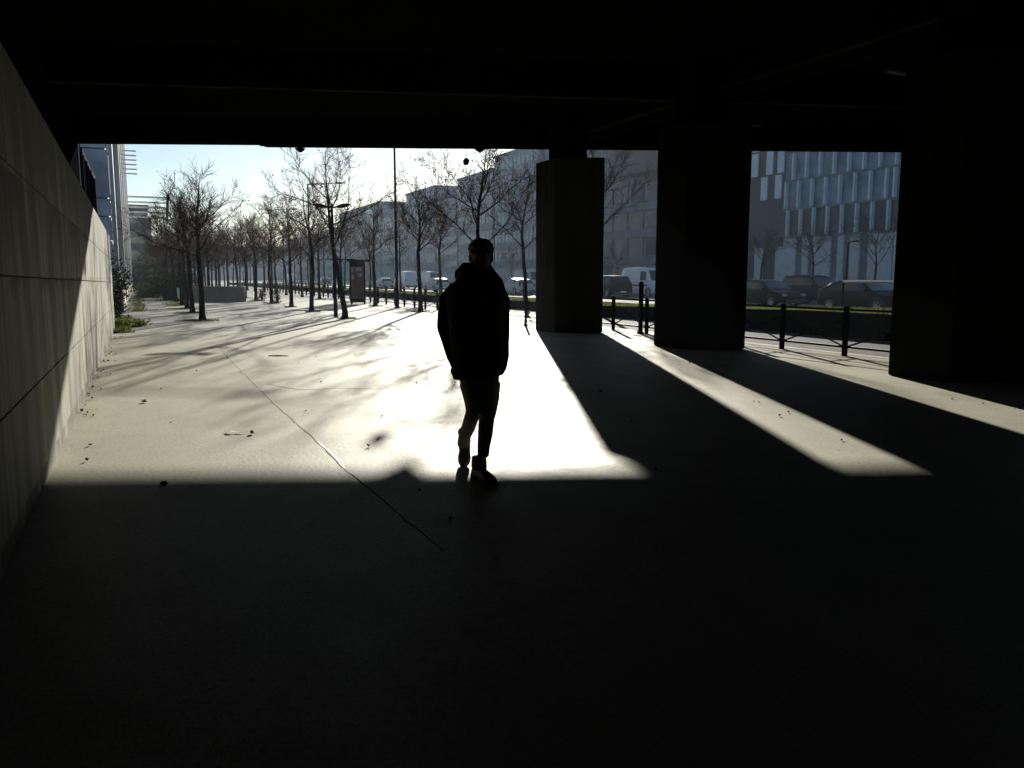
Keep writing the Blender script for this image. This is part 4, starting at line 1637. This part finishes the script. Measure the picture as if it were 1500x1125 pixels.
b.tube([(-.18, 0, .012), (0, .01, .016), (.2, -.01, .012)], [.008, .012, .006], 6)
tag(b.build('fallen_twig', M['fallen'], loc=(q.x, q.y, 0)), 'thin dark twig lying flat on the sunlit pavement', 'twig')
spots = [(333, 526), (448, 603), (332, 509), (130, 578), (120, 603), (148, 545), (135, 585), (170, 520), (236, 570), (610, 562),
         (463, 523), (437, 532), (667, 562), (880, 575), (886, 592), (925, 618), (903, 540), (1104, 589), (1112, 591), (1155, 605), (1142, 610),
         (1233, 646), (1022, 536), (1352, 565), (1395, 586), (1440, 592), (1330, 588), (905, 523), (1010, 532), (960, 690), (540, 655), (615, 720), (288, 545), (250, 620), (1300, 640), (470, 560), (560, 610), (520, 520)]
for k in range(26):
    t = random.random() ** .8
    q = RP(WP + .05 + .22 * random.random() ** 2, 6 + 17 * t)
    r_ = q - Vector((0, 0, CH))
    dep = r_.dot(FW)
    spots.append((750 + F * r_.x / dep, 562.5 - F * r_.dot(UP) / dep))
for i, (x, y) in enumerate(spots):
    flat_bit(x, y, random.uniform(.012, .025), 'fallen_leaf', 'tiny dry leaf scattered on the bare pavement', 'leaf', M['fallen'], 'dry leaves scattered on the pavement', random.uniform(.01, .03), 100 + i)

# ------------------------------------------------------------------ light, sky, camera
w = bpy.data.worlds.new('World')
scn.world = w
w.use_nodes = True
nt = w.node_tree
sky = nt.nodes.new('ShaderNodeTexSky')
sky.sky_type = 'NISHITA'
sky.sun_disc = False
sky.sun_elevation = R_(SUN_E)
AZ = math.atan(-8 / F)
sky.sun_rotation = AZ
sky.air_density = 1.0
sky.dust_density = 0.3
sky.ozone_density = 3.0
nt.links.new(sky.outputs['Color'], nt.nodes['Background'].inputs['Color'])
nt.nodes['Background'].inputs['Strength'].default_value = 0.05

sl = bpy.data.lights.new('sun', 'SUN')
sl.energy = 5.0
sl.angle = R_(0.6)
sl.color = (1.0, .95, .82)
so = bpy.data.objects.new('sun', sl)
COL.objects.link(so)
so.rotation_euler = (-(PI / 2 - R_(SUN_E)), 0, -AZ)

hm = bpy.data.materials.new('haze_air')
hm.use_nodes = True
hn = hm.node_tree
hn.nodes.remove(hn.nodes['Principled BSDF'])
pv = hn.nodes.new('ShaderNodeVolumePrincipled')
pv.inputs['Color'].default_value = (.70, .84, 1.0, 1)
pv.inputs['Density'].default_value = HAZE
pv.inputs['Anisotropy'].default_value = .35
hn.links.new(pv.outputs['Volume'], hn.nodes['Material Output'].inputs['Volume'])
tag(MB().box(-605, 605, -205, 805, -1.2, 34).build('haze', hm), kind='stuff')

cd = bpy.data.cameras.new('camera')
cd.sensor_width = 36
cd.lens = 36 * F / 1500
cd.clip_end = 5000
cd.clip_start = .05
co_ = bpy.data.objects.new('camera', cd)
COL.objects.link(co_)
co_.location = (0, 0, CH)
co_.rotation_euler = (PI / 2 - PITCH, 0, 0)
scn.camera = co_

vs = scn.view_settings
vs.view_transform = 'Standard'
vs.look = 'None'
vs.gamma = 1
vs.exposure = 1.1
scn.cycles.max_bounces = 6
